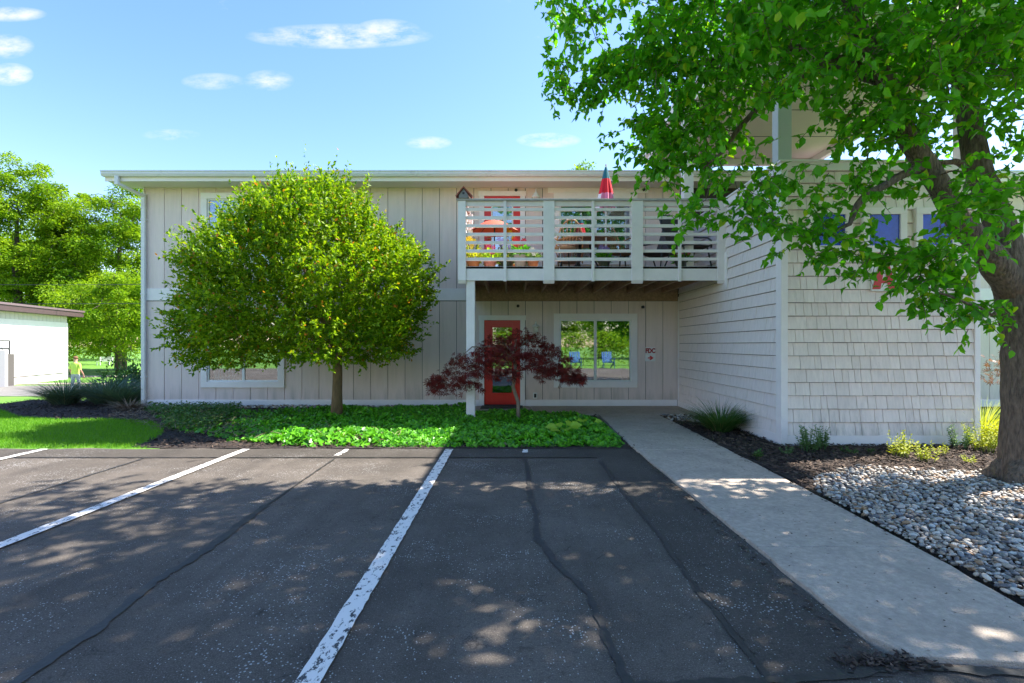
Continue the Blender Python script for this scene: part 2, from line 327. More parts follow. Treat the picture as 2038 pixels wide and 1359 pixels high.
def _star():
    v = [(0, 0, 0)]; f = []
    for k, (a, l) in enumerate(((90, 1), (50, .92), (130, .92), (12, .72), (168, .72))):
        r = math.radians(a); d = (math.cos(r), math.sin(r)); n = (-d[1], d[0]); b = len(v)
        v += [(d[0]*l*.5+n[0]*.09, d[1]*l*.5+n[1]*.09, .03), (d[0]*l*.5-n[0]*.09, d[1]*l*.5-n[1]*.09, .03), (d[0]*l, d[1]*l, -.08)]
        f += [(0, b+1, b), (b, b+1, b+2)]
    return np.array(v), f
T_STAR = _star()
def norm(a): return a/np.maximum(np.linalg.norm(a, axis=-1, keepdims=True), 1e-9)
def frames(d, n):
    d = norm(d); n = n-d*(n*d).sum(-1, keepdims=True); n = norm(n); x = np.cross(d, n)
    return x, d, n
def cloud(name, tpl, P, D, Nn, size, mt, parent=None, width=None, tint=None, loc=None, rng=RNG):
    tv, tf = tpl; P = np.asarray(P, float); n = len(P)
    X, D, Nn = frames(np.asarray(D, float), np.asarray(Nn, float))
    size = np.broadcast_to(np.asarray(size, float), (n,)); width = size if width is None else np.broadcast_to(np.asarray(width, float), (n,))
    V = P[:, None, :]+X[:, None, :]*(tv[None, :, 0:1]*width[:, None, None])+D[:, None, :]*(tv[None, :, 1:2]*size[:, None, None])+Nn[:, None, :]*(tv[None, :, 2:3]*size[:, None, None])
    o0 = np.array(Vector(loc) if loc is not None else org(parent)); V = (V-o0).reshape(-1, 3); k = len(tv)
    Fa = (np.array(tf)[None]+(np.arange(n)*k)[:, None, None]).reshape(-1, 3)
    me = bpy.data.meshes.new(name); me.vertices.add(len(V)); me.vertices.foreach_set('co', V.ravel())
    me.loops.add(Fa.size); me.loops.foreach_set('vertex_index', Fa.ravel().astype(np.int32))
    me.polygons.add(len(Fa)); me.polygons.foreach_set('loop_start', np.arange(0, Fa.size, 3, dtype=np.int32)); me.polygons.foreach_set('loop_total', np.full(len(Fa), 3, np.int32))
    if tint is None: tint = rng.random(n)
    at = me.attributes.new('tint', 'FLOAT', 'POINT'); at.data.foreach_set('value', np.repeat(np.clip(tint, 0, 1), k).astype(np.float32))
    me.update(); me.validate(); me.materials.append(mt)
    o = link(name, me, parent)
    if loc is not None: o.location = loc
    return o
def rnd(n, s=1., rng=RNG): return rng.normal(0, s, (n, 3))
def grow(trunks, targets, rng, mb, r_tip=.004, k=.013, n=5, sag=.06, rmax=.05, seed_from=0):
    nodes = []; rad = []
    for pts, rs in trunks:
        for i in range(len(pts)-1):
            for u in np.linspace(0, 1, 5)[:-1]:
                nodes.append(np.array(pts[i])*(1-u)+np.array(pts[i+1])*u); rad.append(rs[i]*(1-u)+rs[i+1]*u)
        nodes.append(np.array(pts[-1])); rad.append(rs[-1])
    nodes = nodes[seed_from:]; rad = rad[seed_from:]
    base = np.array(nodes)
    targets = np.asarray(targets); dd = np.min(np.linalg.norm(targets[:, None]-base[None], axis=2), axis=1)
    NP = np.zeros((len(nodes)+5*len(targets), 3)); NP[:len(nodes)] = nodes; RP = list(rad); cnt = len(nodes)
    for i in np.argsort(dd):
        t = targets[i]; d = np.linalg.norm(NP[:cnt]-t, axis=1); j = int(np.argmin(d)); a = NP[j]; l = d[j]
        if l < .05: continue
        r0 = min(RP[j]*.75, rmax, r_tip+k*l); pts = [a]; rs = [r0]
        for u in (.28, .55, .8, 1.):
            p = a*(1-u)+t*u+rng.normal(0, .05*l, 3)*(u < 1); p[2] += math.sin(math.pi*u)*sag*l
            pts.append(p); rs.append(r0*(1-u)+r_tip*u); NP[cnt] = p; RP.append(rs[-1]); cnt += 1
        mb.tube(pts, rs, n)
# ------------------------------------------------------------------ SETTING: ground
def gz(x, y):
    if y < 12.5: return -.05
    if y < 22: return -.05-.81*(y-12.5)/9.5
    return -.86
mb = MB(); xs = [-400, -120, -60, -40, -30, -24, -18, -14, -9.2, -4, 0, 8, 16, 40, 120, 400]; ys = [-300, -80, -20, -5, 5, 12.5, 14, 16, 18, 20, 22, 26, 30, 40, 60, 120, 500]
vs = [(x, y, gz(x, y)) for y in ys for x in xs]; nx = len(xs)
mb.add(vs, [(j*nx+i, j*nx+i+1, (j+1)*nx+i+1, (j+1)*nx+i) for j in range(len(ys)-1) for i in range(nx-1)])
tag(mb.build('ground', grassm), kind='structure')
def sheet(name, poly, z, m, parent=None, kind='structure', t=.03):
    mb = MB(); mb.slab([(p[0], p[1]) for p in poly], z-t, z); o = mb.build(name, m, parent)
    if parent is None: tag(o, kind=kind)
    return o
lot_edge = [(-30+i*.4, 7.10+.035*math.sin(i*1.7)+random.uniform(-.03, .03)) for i in range(80)]
lot = sheet('parking_lot', [(-30, -7.5), (30, -7.5), (30, 2.2), (3.2, 2.15), (1.75, 2.35)]+[(1.74, 7.05)]+[p for p in reversed(lot_edge) if p[0] < 1.6], 0, asph, t=.045)
def strip(name, pts, w, z, m, parent, jit=0., rng=random):
    mb = MB(); L_ = []; R_ = []
    P = []
    for i in range(len(pts)-1):
        a = Vector(pts[i]); b = Vector(pts[i+1]); k = max(2, int((b-a).length/.055))
        P += [a.lerp(b, u/k) for u in range(k)]
    P.append(Vector(pts[-1]))
    for i, p in enumerate(P):
        d = (P[min(i+1, len(P)-1)]-P[max(i-1, 0)]).normalized(); n = Vector((-d.y, d.x))
        L_.append(p+n*(w/2+rng.uniform(-jit, jit))); R_.append(p-n*(w/2+rng.uniform(-jit, jit)))
    vs = [(p.x, p.y, z) for p in L_+R_]; k = len(L_)
    mb.add(vs, [(i, i+1, k+i+1, k+i) for i in range(k-1)]); o = mb.build(name, m, parent)
    for po in o.data.polygons:
        if po.normal.z < 0: o.data.flip_normals(); break
    return o
strip('new_asphalt_strip', [(-30, 6.79), (1.72, 6.79)], .54, .004, asph_new, lot, .012)
strip('new_asphalt_strip', [(1.42, 2.22), (1.42, 6.52)], .57, .0045, asph_new, lot, .02)
for x in (-9.4, -6.55, -3.73, -.885):
    strip('painted_line', [(x, 1.0), (x+.01, 7.03)], .112, .013, linep, lot, .004)
for x, y0, y1 in ((-2.31, 6.62, 7.02), (.18, 6.8, 7.0)):
    strip('painted_line', [(x, y0), (x+.01, y1)], .07, .013, linep, lot, .012)
strip('sealed_crack', [(-2.13, 1.2), (-2.17, 1.9), (-2.14, 2.6), (-2.21, 3.1), (-2.18, 3.6), (-2.25, 4.6)], .065, .008, sealm, lot, .014)
strip('sealed_crack', [(-2.24, 4.6), (-2.28, 6.5)], .022, .0095, sealm, lot, .007)
strip('sealed_crack', [(-4.72, 2.5), (-4.75, 6.5)], .03, .008, sealm, lot, .01)
strip('sealed_crack', [(.50, 1.4), (.47, 1.8), (.50, 2.2), (.47, 2.6), (.45, 2.95), (.38, 3.15), (.31, 3.3), (.25, 3.6), (.19, 3.8), (.21, 4.4), (.17, 5.0), (.19, 5.8), (.16, 6.7)], .042, .008, sealm, lot, .012)
strip('sealed_crack', [(1.13, 2.2), (1.11, 3.0), (1.135, 4.0), (1.10, 5.1), (1.11, 6.3)], .03, .008, sealm, lot, .010)
strip('sealed_crack', [(-14, 6.52), (1.1, 6.52)], .028, .0105, sealm, lot, .008)
strip('sealed_crack', [(.3, 2.13), (1.3, 2.2), (1.75, 2.28), (3.6, 2.12)], .05, .0105, sealm, lot, .015)
# concrete walk and porch
walk = empty('sidewalk', (2.35, 5, 0)); tag(walk, kind='structure')
jy = [2.33, 3.59, 5.25, 6.91, 8.57, 10.42]
for i in range(5):
    j = lambda: random.uniform(-.012, .012)
    lx = [1.76, 1.75, 1.73, 1.71, 1.74, 1.80]; rx = [2.80, 2.88, 2.94, 2.98, 3.02, 3.02]
    y0, y1 = jy[i]+.004, jy[i+1]-.004; pl = []; n = 8
    for q in range(n+1): u = q/n; pl.append((lx[i]*(1-u)+lx[i+1]*u+j(), y0*(1-u)+y1*u))
    pl[0] = (pl[0][0]+(.10 if i == 0 else 0), pl[0][1])
    for q in range(n, -1, -1): u = q/n; pl.append((rx[i]*(1-u)+rx[i+1]*u+j(), y0*(1-u)+y1*u-(.10 if (i == 0 and q == 0) else 0)))
    m_ = MB(); m_.slab(pl, -.06, .03); m_.build('concrete_slab', concrete, walk, bevel=.008)
porch = empty('porch', (1.5, 11, 0)); tag(porch, kind='structure')
for x0, x1 in ((-.95, .42), (.428, 1.795), (1.803, 3.9)):
    m_ = MB(); m_.box(x0, x1, 10.428, 11.83, -.06, .032); m_.build('concrete_slab', concrete, porch, bevel=.008)
# planting beds
bed_poly = [(1.74, 7.06), (1.70, 8.5), (1.72, 10.40), (-.97, 10.40), (-.97, 11.9), (-9.0, 11.9), (-10.4, 13.2), (-12.8, 13.4), (-12.6, 12.1)]
bed_poly += [tuple(GP(*p)[:2]) for p in ((40, 830), (120, 835), (220, 834), (300, 838), (326, 850), (325, 864), (300, 878), (262, 889))] + [(-5.0, 7.14)]
bed = sheet('planting_bed', bed_poly, .005, mulchm, t=.05)
bed2 = sheet('planting_bed', [(3.03, 4.3), (3.05, 10.42), (3.9, 10.42), (3.9, 7.32), (16, 7.32), (16, 2.3), (2.85, 2.3)], .008, mulchm, t=.05)
# drive and paths beyond the building
drive = sheet('driveway', [(-60, 22.6), (-12, 22.6), (-12, 28.5), (-60, 28.5)], -.84, asphalt('drive_asphalt', (.16, .15, .14), (.2, .19, .18), .3, False))
sheet('path', [(-45, 29.3), (-14, 29.3), (-14, 30.4), (-45, 30.4)], -.83, concrete)
sheet('path', [(-60, 36), (-12, 36), (-12, 38), (-60, 38)], -.84, concrete)
# ------------------------------------------------------------------ BUILDING
SF = 84.2; YF = F/SF                        # facade plane
XF = lambda px: (px-CX)/SF
ZF = lambda py: EYE+(HY-py)/SF
B = empty('apartment_building', (0, YF, 0), 'pale grey two storey apartment building with balcony, red doors and shingled stair tower', 'building')
holes = {'low_left': (XF(401), XF(567), ZF(771), ZF(627)), 'up_left': (XF(401), XF(567), ZF(527), ZF(384)), 'low_right': (XF(1102), XF(1268), ZF(771), ZF(624)), 'up_right': (XF(1102), XF(1268), ZF(527), ZF(384)),
         'door_low': (XF(954), XF(1045), 0.03, ZF(627.5)), 'door_up': (XF(954), XF(1045), 2.94, ZF(380.5))}
HL = [(a+.05, b-.05, c+.05, d-.05) for a, b, c, d in holes.values()]
def pieces(x0, x1, z0, z1):
    xs = sorted({x0, x1, *[h for a in HL for h in a[:2] if x0 < h < x1]}); out = []
    for a, b in zip(xs, xs[1:]):
        cuts = sorted([(max(z0, h[2]), min(z1, h[3])) for h in HL if h[0] <= a+1e-6 and h[1] >= b-1e-6 and h[3] > z0 and h[2] < z1]); z = z0
        for c, d in cuts:
            if c > z+1e-4: out.append((a, b, z, c))
            z = max(z, d)
        if z < z1-1e-4: out.append((a, b, z, z1))
    return out
XL = XF(288); XR = 15.5; ZS = 5.18
m_ = MB()
for a, b, c, d in pieces(XL, XR, .0, ZS): m_.box(a, b, YF+.025, YF+.06, c, d)
m_.box(XL, XL+.1, YF+.06, 24, -.9, ZS); m_.box(XR-.1, XR, YF+.06, 24, -.9, ZS); m_.box(XL, XR, 24, 24.1, -.9, ZS); m_.box(XL, XR, YF+.025, YF+.06, -.9, 0)
wall = m_.build('wall', dark, B)
gx = [XL]; x = XF(327)
while x < XR: gx.append(x); x += .4064
gx.append(XR)
for z0, z1 in ((.17, 2.50), (2.80, ZS)):
    for a, b in zip(gx, gx[1:]):
        ps = pieces(a+.006, b-.006, z0, z1)
        if not ps: continue
        if a > 3.9 and b < 6.2: continue
        dy = random.uniform(-.002, .002); grp_ = []
        for p in ps:
            hit = [g for g in grp_ if any(min(p[1], q[1]) >= max(p[0], q[0])-1e-4 and min(p[3], q[3]) > max(p[2], q[2])-1e-4 for q in g)]
            new = [p]+sum(hit, []); grp_ = [g for g in grp_ if g not in hit]+[new]
        for g in grp_:
            m_ = MB()
            for p in g: m_.box(p[0], p[1], YF+dy, YF+.024, p[2], p[3])
            m_.build('siding_board', siding, B)
for a, b in ((XL-.02, XF(954)-.002), (XF(1045)+.002, 3.9), (6.8, XR)): m_ = MB(); m_.box(a, b, YF-.022, YF+.02, -.02 if a < -1 else .01, .172); m_.build('base_trim', trim, B, bevel=.004)
for a, b in ((XL-.015, XF(928)), (6.8, XR)): m_ = MB(); m_.box(a, b, YF-.018, YF+.02, 2.515, 2.80); m_.build('belly_band', trim, B, bevel=.004)
m_ = MB(); m_.box(XL-.03, XL+.0, YF-.02, YF+.1, 0, ZS); m_.build('corner_board', trim, B)
m_ = MB(); m_.box(XF(1082)+.1, XF(1290), YF-.012, YF+.02, ZF(384)+.002, ZS); m_.build('header_panel', trim, B)
# roof, soffit, fascia, gutter
YE = YF-.52
m_ = MB(); m_.box(XL-.5, XR+.4, YE, YF+.05, ZS+.0, ZS+.02); m_.build('soffit', soffitm, B)
m_ = MB(); m_.box(XL-.5, XR+.4, YE-.025, YE-.001, ZS-.02, ZS+.19); m_.build('fascia', trim, B, bevel=.004)
prof = [(YE-.028, ZS+.07), (YE-.10, ZS+.07), (YE-.125, ZS+.12), (YE-.125, ZS+.165), (YE-.14, ZS+.17), (YE-.14, ZS+.19), (YE-.028, ZS+.19)]
vs = [(x, y, z) for x in (XL-.52, XR+.4) for y, z in prof]; n = len(prof)
m_ = MB(); m_.add(vs, [tuple(range(n)), tuple(reversed(range(n, 2*n)))]+[(i, i+n, (i+1) % n+n, (i+1) % n) for i in range(n)]); m_.build('gutter', gutterm, B)
m_ = MB(); m_.add([(XL-.52, YE-.06, ZS+.2), (XR+.4, YE-.06, ZS+.2), (XR+.4, 17.8, ZS+.62), (XL-.52, 17.8, ZS+.62), (XR+.4, 24.6, ZS+.2), (XL-.52, 24.6, ZS+.2), (XL-.52, YE-.06, ZS+.175), (XR+.4, YE-.06, ZS+.175), (XR+.4, 24.6, ZS+.1), (XL-.52, 24.6, ZS+.1)],
     [(0, 1, 2, 3), (3, 2, 4, 5), (6, 7, 1, 0), (8, 9, 5, 4), (6, 0, 3, 5, 9), (7, 8, 4, 2, 1), (6, 9, 8, 7)])
roof = m_.build('roof', mat('roof_shingle', (.14, .12, .11), .95, var=.3, vscale=20), B)
for px in (296, 620):
    p = W(px, 343, YE); m_ = MB(); m_.tube([(p.x, YE+.6, ZS+.19), (p.x, YE+.6, ZS+.30)], .03, 8); m_.build('vent_pipe', blackm, roof)
# downspout: drops from the gutter, elbows back to the wall corner
m_ = MB(); g0 = Vector((XF(288)-.18, YE-.08, ZS+.08)); w0 = Vector((XL+.02, YF-.06, ZS-.22))
m_.bar(g0, g0-Vector((0, 0, .2)), .09, .07); m_.bar(g0-Vector((0, 0, .17)), w0, .088, .068); m_.bar(w0+Vector((0, 0, .06)), (w0.x, w0.y, .03), .09, .07, up=(0, 1, 0))
ds = m_.build('downspout', gutterm, B, bevel=.01)
for z in (.7, 2.65, 4.4):
    m_ = MB(); m_.box(w0.x-.052, w0.x+.052, w0.y-.042, YF, z, z+.03); m_.build('strap', gutterm, ds)
# windows
def window(key, blinds=None, mull=True, g=glass, room=True):
    x0, x1, z0, z1 = holes[key]; fw = .14
    m_ = MB(); m_.box(x0, x0+fw, YF-.035, YF+.02, z0+fw, z1-fw).box(x1-fw, x1, YF-.035, YF+.02, z0+fw, z1-fw).box(x0, x1, YF-.036, YF+.02, z1-fw, z1).box(x0, x1, YF-.036, YF+.02, z0, z0+fw)
    w = m_.build('window', trim, B, bevel=.004)
    a, b, c, d = x0+fw, x1-fw, z0+fw, z1-fw; s = .035
    m_ = MB(); m_.box(a, a+s, YF+.002, YF+.05, c, d).box(b-s, b, YF+.002, YF+.05, c, d).box(a+s, b-s, YF+.003, YF+.049, c, c+s).box(a+s, b-s, YF+.003, YF+.049, d-s, d)
    mid = (a+b)/2
    m_.box(mid-.032, mid+.032, YF+.001, YF+.05, c+s, d-s); m_.build('sash', whitem, w, bevel=.003)
    for q0, q1 in ((a+s, mid-.032), (mid+.032, b-s)):
        m_ = MB(); m_.box(q0, q1, YF+.024, YF+.028, c+s, d-s); m_.build('pane', g, w)
    m_ = MB(); m_.add([(a-.1, YF+.07, c-.1), (b+.1, YF+.07, c-.1), (b+.1, YF+.07, d+.1), (a-.1, YF+.07, d+.1), (a-.1, YF+1.5, c-.1), (b+.1, YF+1.5, c-.1), (b+.1, YF+1.5, d+.1), (a-.1, YF+1.5, d+.1)],
              [(4, 5, 6, 7), (0, 4, 7, 3), (1, 2, 6, 5), (0, 1, 5, 4), (3, 7, 6, 2)]); m_.build('interior', roomm, w)
    if blinds:
        f0, f1, q0, q1 = blinds; m_ = MB(); z = c+(d-c)*f0
        while z < c+(d-c)*f1:
            m_.add([(a+(b-a)*q0, YF+.075, z), (a+(b-a)*q1, YF+.075, z), (a+(b-a)*q1, YF+.10, z+.022), (a+(b-a)*q0, YF+.10, z+.022)], [(0, 1, 2, 3)]); z += .034
        m_.build('blind', blindm, w)
    return w
window('low_left'); window('up_left', (.0, 1., 0.02, .98), g=glass_b); window('low_right'); window('up_right', (.0, 1, .02, .98), g=glass_b)
def door(key):
    x0, x1, z0, z1 = holes[key]; fw = .115
    m_ = MB(); m_.box(x0, x0+fw, YF-.035, YF+.03, z0, z1-fw).box(x1-fw, x1, YF-.035, YF+.03, z0, z1-fw).box(x0-.02, x1+.02, YF-.036, YF+.03, z1-fw, z1); fr = m_.build('door_frame', trim, B, bevel=.004)
    a, b, c, d = x0+fw+.003, x1-fw-.003, z0+.03, z1-fw-.003; st = .18; br = .26; tr = .15
    m_ = MB(); y0, y1 = YF+.0, YF+.045
    m_.box(a, a+st, y0, y1, c, d).box(b-st, b, y0, y1, c, d).box(a+st, b-st, y0+.001, y1, c, c+br).box(a+st, b-st, y0+.001, y1, d-tr, d); dr = m_.build('door', redp, B, bevel=.003)
    m_ = MB(); i0, i1, k0, k1 = a+st, b-st, c+br, d-tr
    m_.box(i0-.02, i0+.015, y0-.012, y0+.004, k0-.02, k1+.02).box(i1-.015, i1+.02, y0-.012, y0+.004, k0-.02, k1+.02).box(i0+.015, i1-.015, y0-.012, y0+.004, k1-.015, k1+.02).box(i0+.015, i1-.015, y0-.012, y0+.004, k0-.02, k0+.015); m_.build('glazing_bead', redp if key == 'door_low' else whitem, dr, bevel=.004)
    m_ = MB(); m_.box(i0+.002, i1-.002, y0+.015, y0+.02, k0+.002, k1-.002); m_.build('pane', glass, dr)
    m_ = MB(); m_.box(i0-.1, i1+.1, YF+.12, YF+.14, k0-.1, k1+.1); m_.build('interior', roomm, dr)
    if key == 'door_up':
        m_ = MB(); z = k0+.01
        while z < k1: m_.box(i0+.02, i1-.02, YF+.05, YF+.065, z, z+.02); z += .04
        m_.build('blind', blindm, dr)
    m_ = MB(); hx = a+.07; m_.tube([(hx, y0, 1.0+c), (hx, y0-.05, 1.0+c)], .012, 8); m_.tube([(hx, y0-.05, 1.0+c), (hx+.1, y0-.05, 1.0+c)], .010, 8); m_.tube([(hx, y0, 1.14+c), (hx, y0-.02, 1.14+c)], .025, 10); m_.build('handle', brassm, dr, smooth=True)
    m_ = MB(); m_.box(x0+fw, x1-fw, YF-.05, YF+.06, z0-.005, z0+.026); m_.build('threshold', blackm if key == 'door_low' else trim, fr)
door('door_low'); door('door_up')
for px, py in ((1031, 609), (1279, 611), (1027, 379), (1281, 378)):
    c = Vector((XF(px), YF, ZF(py))); m_ = MB(); m_.tube([c, c-Vector((0, .05, 0))], [.035, .035], 12); m_.tube([c-Vector((0, .05, 0)), c-Vector((0, .09, .01))], [.018, .024], 10); m_.build('sprinkler_head', blackm, B)
c = Vector((XF(1065), YF-.01, ZF(787))); m_ = MB(); m_.box(c.x-.05, c.x+.05, YF-.03, YF, c.z-.07, c.z+.07); ob = m_.build('outlet_cover', whitem, B, bevel=.006)
m_ = MB(); m_.box(c.x-.027, c.x+.027, YF-.038, YF-.028, c.z-.045, c.z+.045); m_.build('socket', blackm, ob)
# ---------------- balcony
SB = 108.0; YB = F/SB; XB = lambda px: (px-CX)/SB; ZB = lambda py: EYE+(HY-py)/SB
x0, x1 = XB(920), XB(1443); zb, zf, zt = ZB(558), ZB(530), ZB(397)
m_ = MB(); m_.box(x0, x1, YB, YB+.04, zb, zf).box(x0-.0, x0+.04, YB+.04, YF-.04, zb, zf); bal = m_.build('balcony', railp, B, bevel=.003)
m_ = MB(); m_.box(XF(930), 3.89, YF-.075, YF-.004, 2.505, zf-.044); m_.build('ledger', joistm, bal)
k = 0; x = XF(974)
while x < 3.85:
    m_ = MB(); m_.box(x-.019, x+.019, YB+.045, YF-.08, zb+.02, zf-.045); m_.build('joist', joistm, bal); x += .4064
y = YB+.0
while y < YF-.06:
    m_ = MB(); m_.box(x0-.02, 3.87, y, min(y+.139, YF-.04), zf-.042, zf-.004); m_.build('deck_board', joistm, bal); y += .145
for px0, px1, d, nm in ((912, 927.5, .1, 'corner_post'), (1081, 1103.4, .05, 'rail_post'), (1256.4, 1279, .05, 'rail_post'), (1427, 1444, .06, 'rail_post')):
    a, b = XB(px0), XB(px1); m_ = MB()
    vs = [(a, YB-.04, zb-.0), (b, YB-.04, zb-.0), (b, YB-.003, zb-.06), (a, YB-.003, zb-.06), (a, YB-.04, zt-.03), (b, YB-.04, zt-.03), (b, YB-.003, zt-.03), (a, YB-.003, zt-.03)]
    m_.add(vs, [(0, 1, 2, 3), (4, 5, 6, 7), (0, 1, 5, 4), (1, 2, 6, 5), (2, 3, 7, 6), (3, 0, 4, 7)]); m_.box(a+.01, b-.01, YB+.042, YB+.08, zf, zt-.03); m_.build(nm, railp, bal, bevel=.004)
for px0, px1 in ((1002, 1008), (1177, 1182.6), (1349, 1355)):
    m_ = MB(); m_.box(XB(px0), XB(px1), YB-.038, YB-.003, zb-.02, zt-.03); m_.build('baluster', railp, bal, bevel=.003)
bays = [(927.5, 1081), (1103.4, 1256.4), (1279, 1427)]
rows = [ZB(300+c_/3.287) for c_ in (383, 437, 490, 545, 600, 655, 708)]
for a, b in bays:
    for z in rows:
        m_ = MB(); m_.box(XB(a)-.008, XB(b)+.008, YB+.0, YB+.04, z-.028+random.uniform(-.004, .004), z+.028); m_.build('rail_slat', railp, bal, bevel=.003)
    m_ = MB(); m_.box(XB(a)-.008, XB(b)+.008, YB+.0, YB+.04, zt-.12, zt-.03); m_.build('top_slat', railp, bal, bevel=.003)
for z in rows+[zt-.08]:
    m_ = MB(); m_.box(x0-.01, x0+.03, YB+.09, YF-.04, z-.028, z+.028); m_.build('rail_slat', railp, bal, bevel=.003)
for y in (YB+.9, YF-.1):
    m_ = MB(); m_.box(x0+.031, x0+.12, y, y+.09, zf, zt-.03); m_.build('rail_post', railp, bal, bevel=.003)
m_ = MB(); m_.box(XB(910), x1+.01, YB-.06, YB+.10, zt-.03, zt+.005); m_.box(XB(910), XB(928), YB+.1, YF-.04, zt-.029, zt+.004); m_.build('rail_cap', mat('rail_cap_paint', (.42, .40, .39), .7, var=.15, vscale=8, bump=.4, bscale=30), bal, bevel=.004)
pa = Vector((XB(936), YB+.12, 0)); m_ = MB(); m_.box(pa.x-.08, pa.x+.08, pa.y-.08, pa.y+.08, -.02, zb+.01); m_.build('support_post', railp, bal, bevel=.006)
cy = YB+.25; m_ = MB(); m_.box(XB(1377)-.09+.0, XB(1377)+.09, cy-.09, cy+.09, zf, 5.86); m_.build('roof_column', trim, B, bevel=.005)
# ---------------- stair tower with shingles
SW = 136.8; YW = F/SW; XW = lambda px: (px-CX)/SW; ZW = lambda py: EYE+(HY-py)/SW
TX0, TX1 = 3.93, 6.76; TZ = ZW(340); TT = ZW(320)
m_ = MB(); m_.box(TX0+.02, TX0+.12, YW+.12, YF-.03, -.05, TZ).box(TX0+.02, TX1-.02, YW+.02, YW+.12, -.05, TZ).box(TX1-.12, TX1-.02, YW+.12, YF-.03, -.05, TZ); tower = m_.build('stair_tower', mat('shingle_backing', (.10, .09, .08), .9), B)
me = bpy.data.meshes.new('shingle')   # unit shingle, thick at its butt
me.from_pydata([(0, -.028, 0), (1, -.028, 0), (1, .016, 0), (0, .016, 0), (0, -.001, 1), (1, -.001, 1), (1, .016, 1), (0, .016, 1)], [], [(0, 3, 2, 1), (4, 5, 6, 7), (0, 1, 5, 4), (1, 2, 6, 5), (2, 3, 7, 6), (3, 0, 4, 7)]); me.materials.append(shing)
ex = .193; z = .155; cnt = 0; rest = MB(); row = 0; allsh = []
while z < TZ-.02:
    h = min(ex, TZ-z); x = XW(1566)
    xe = XW(1937)
    while x < xe-.01:
        w = random.choice((.09, .12, .15, .16, .19, .21, .24, .28)); w = min(w, xe-x)
        if xe-x-w < .07: w = xe-x
        allsh.append((x, w, z, h)); x += w
    z += ex; row += 1
for x, w, z, h in allsh:
    y = YW+.002+random.uniform(-.002, .002); dz = random.uniform(-.0015, .0015)
    hid = any(XW(a)+.02 < x and x+w < XW(b)-.02 and ZW(503)+.02 < z and z+h < ZW(415)-.02 for a, b in ((1604, 1691), (1712, 1799), (1817, 1902)))
    if hid: continue
    if cnt < 300:
        o = link('shingle', me, tower); o.location = Vector((x+.002, y, z+dz))-org(tower); o.scale = (w-.005-random.random()*.004, 1, h-.009); cnt += 1
    else:
        rest.add([(x+.003, y-.028, z+dz), (x+w-.004, y-.028, z+dz), (x+w-.004, y+.016, z+dz), (x+.003, y+.016, z+dz), (x+.003, y-.001, z+h-.009), (x+w-.004, y-.001, z+h-.009), (x+w-.004, y+.016, z+h-.009), (x+.003, y+.016, z+h-.009)], [(0, 3, 2, 1), (4, 5, 6, 7), (0, 1, 5, 4), (1, 2, 6, 5), (2, 3, 7, 6), (3, 0, 4, 7)])
z = .155
while z < TZ-.02:                       # left side, courses facing the balcony
    h = min(ex, TZ-z); y = YW+.02
    while y < YF-.06:
        w = min(random.choice((.11, .14, .17, .2, .24, .28)), YF-.05-y); d = random.uniform(-.003, .003)
        a, b = y+.002, y+max(w-.002, .01)
        X0 = TX0+.004+d
        rest.add([(X0-.026, a, z), (X0-.026, b, z), (X0+.016, b, z), (X0+.016, a, z), (X0-.001, a, z+h-.009), (X0-.001, b, z+h-.009), (X0+.016, b, z+h-.009), (X0+.016, a, z+h-.009)], [(0, 3, 2, 1), (4, 5, 6, 7), (0, 1, 5, 4), (1, 2, 6, 5), (2, 3, 7, 6), (3, 0, 4, 7)])
        y += w
    z += ex
tag(rest.build('shingle_cladding', shing2, tower), kind='stuff')
m_ = MB(); m_.box(TX0-.03, XW(1566), YW-.03, YW+.03, .0, TZ).box(TX0-.03, TX0+.03, YW+.031, YW+.12, .0, TZ); m_.build('corner_board', trim, tower, bevel=.004)
m_ = MB(); m_.box(XW(1937), TX1+.03, YW-.03, YW+.12, .0, TZ); m_.build('corner_board', trim, tower, bevel=.004)
m_ = MB(); m_.box(XW(1566)+.002, XW(1937)-.002, YW-.025, YW+.018, .0, .155).box(TX0-.028, TX0+.018, YW+.122, YF-.03, .0, .155); m_.build('base_trim', trim, tower, bevel=.004)
m_ = MB(); m_.box(TX0-.035, TX1+.035, YW-.036, YW+.15, TZ+.001, TT-.03).box(TX0-.035, TX0+.15, YW+.151, YF-.03, TZ+.001, TT-.03).box(TX0-.06, TX1+.06, YW-.06, YW+.17, TT-.029, TT).box(TX0-.06, TX0+.17, YW+.171, YF-.03, TT-.029, TT); m_.build('parapet_cap', trim, tower, bevel=.004)
m_ = MB(); m_.box(TX0-.03, TX0-.012, YB-.02, YF-.06, zb-.16, zb-.06).box(TX0-.03, TX0-.012, YB-.14, YB-.021, zb-.16, zf+.25).box(TX0-.03, TX0-.012, YF-.10, YF-.04, .0, zb-.161); m_.build('deck_trim', trim, tower, bevel=.003)
bluem = mat('blue_window_film', (.008, .05, .50), .12, var=.35, vscale=4, spec=.6)
for a, b in ((1604, 1691), (1712, 1799), (1817, 1902)):
    x0_, x1_, z0_, z1_ = XW(a), XW(b), ZW(503), ZW(415); fw = .095
    m_ = MB(); m_.box(x0_, x0_+fw, YW-.066, YW+.01, z0_+fw, z1_-fw).box(x1_-fw, x1_, YW-.066, YW+.01, z0_+fw, z1_-fw).box(x0_, x1_, YW-.068, YW+.01, z0_, z0_+fw).box(x0_, x1_, YW-.068, YW+.01, z1_-fw, z1_); w = m_.build('window', trim, B, bevel=.004)
    m_ = MB(); m_.box(x0_+fw-.004, x1_-fw+.004, YW-.040, YW-.034, z0_+fw-.004, z1_-fw+.004); m_.build('pane', bluem, w)
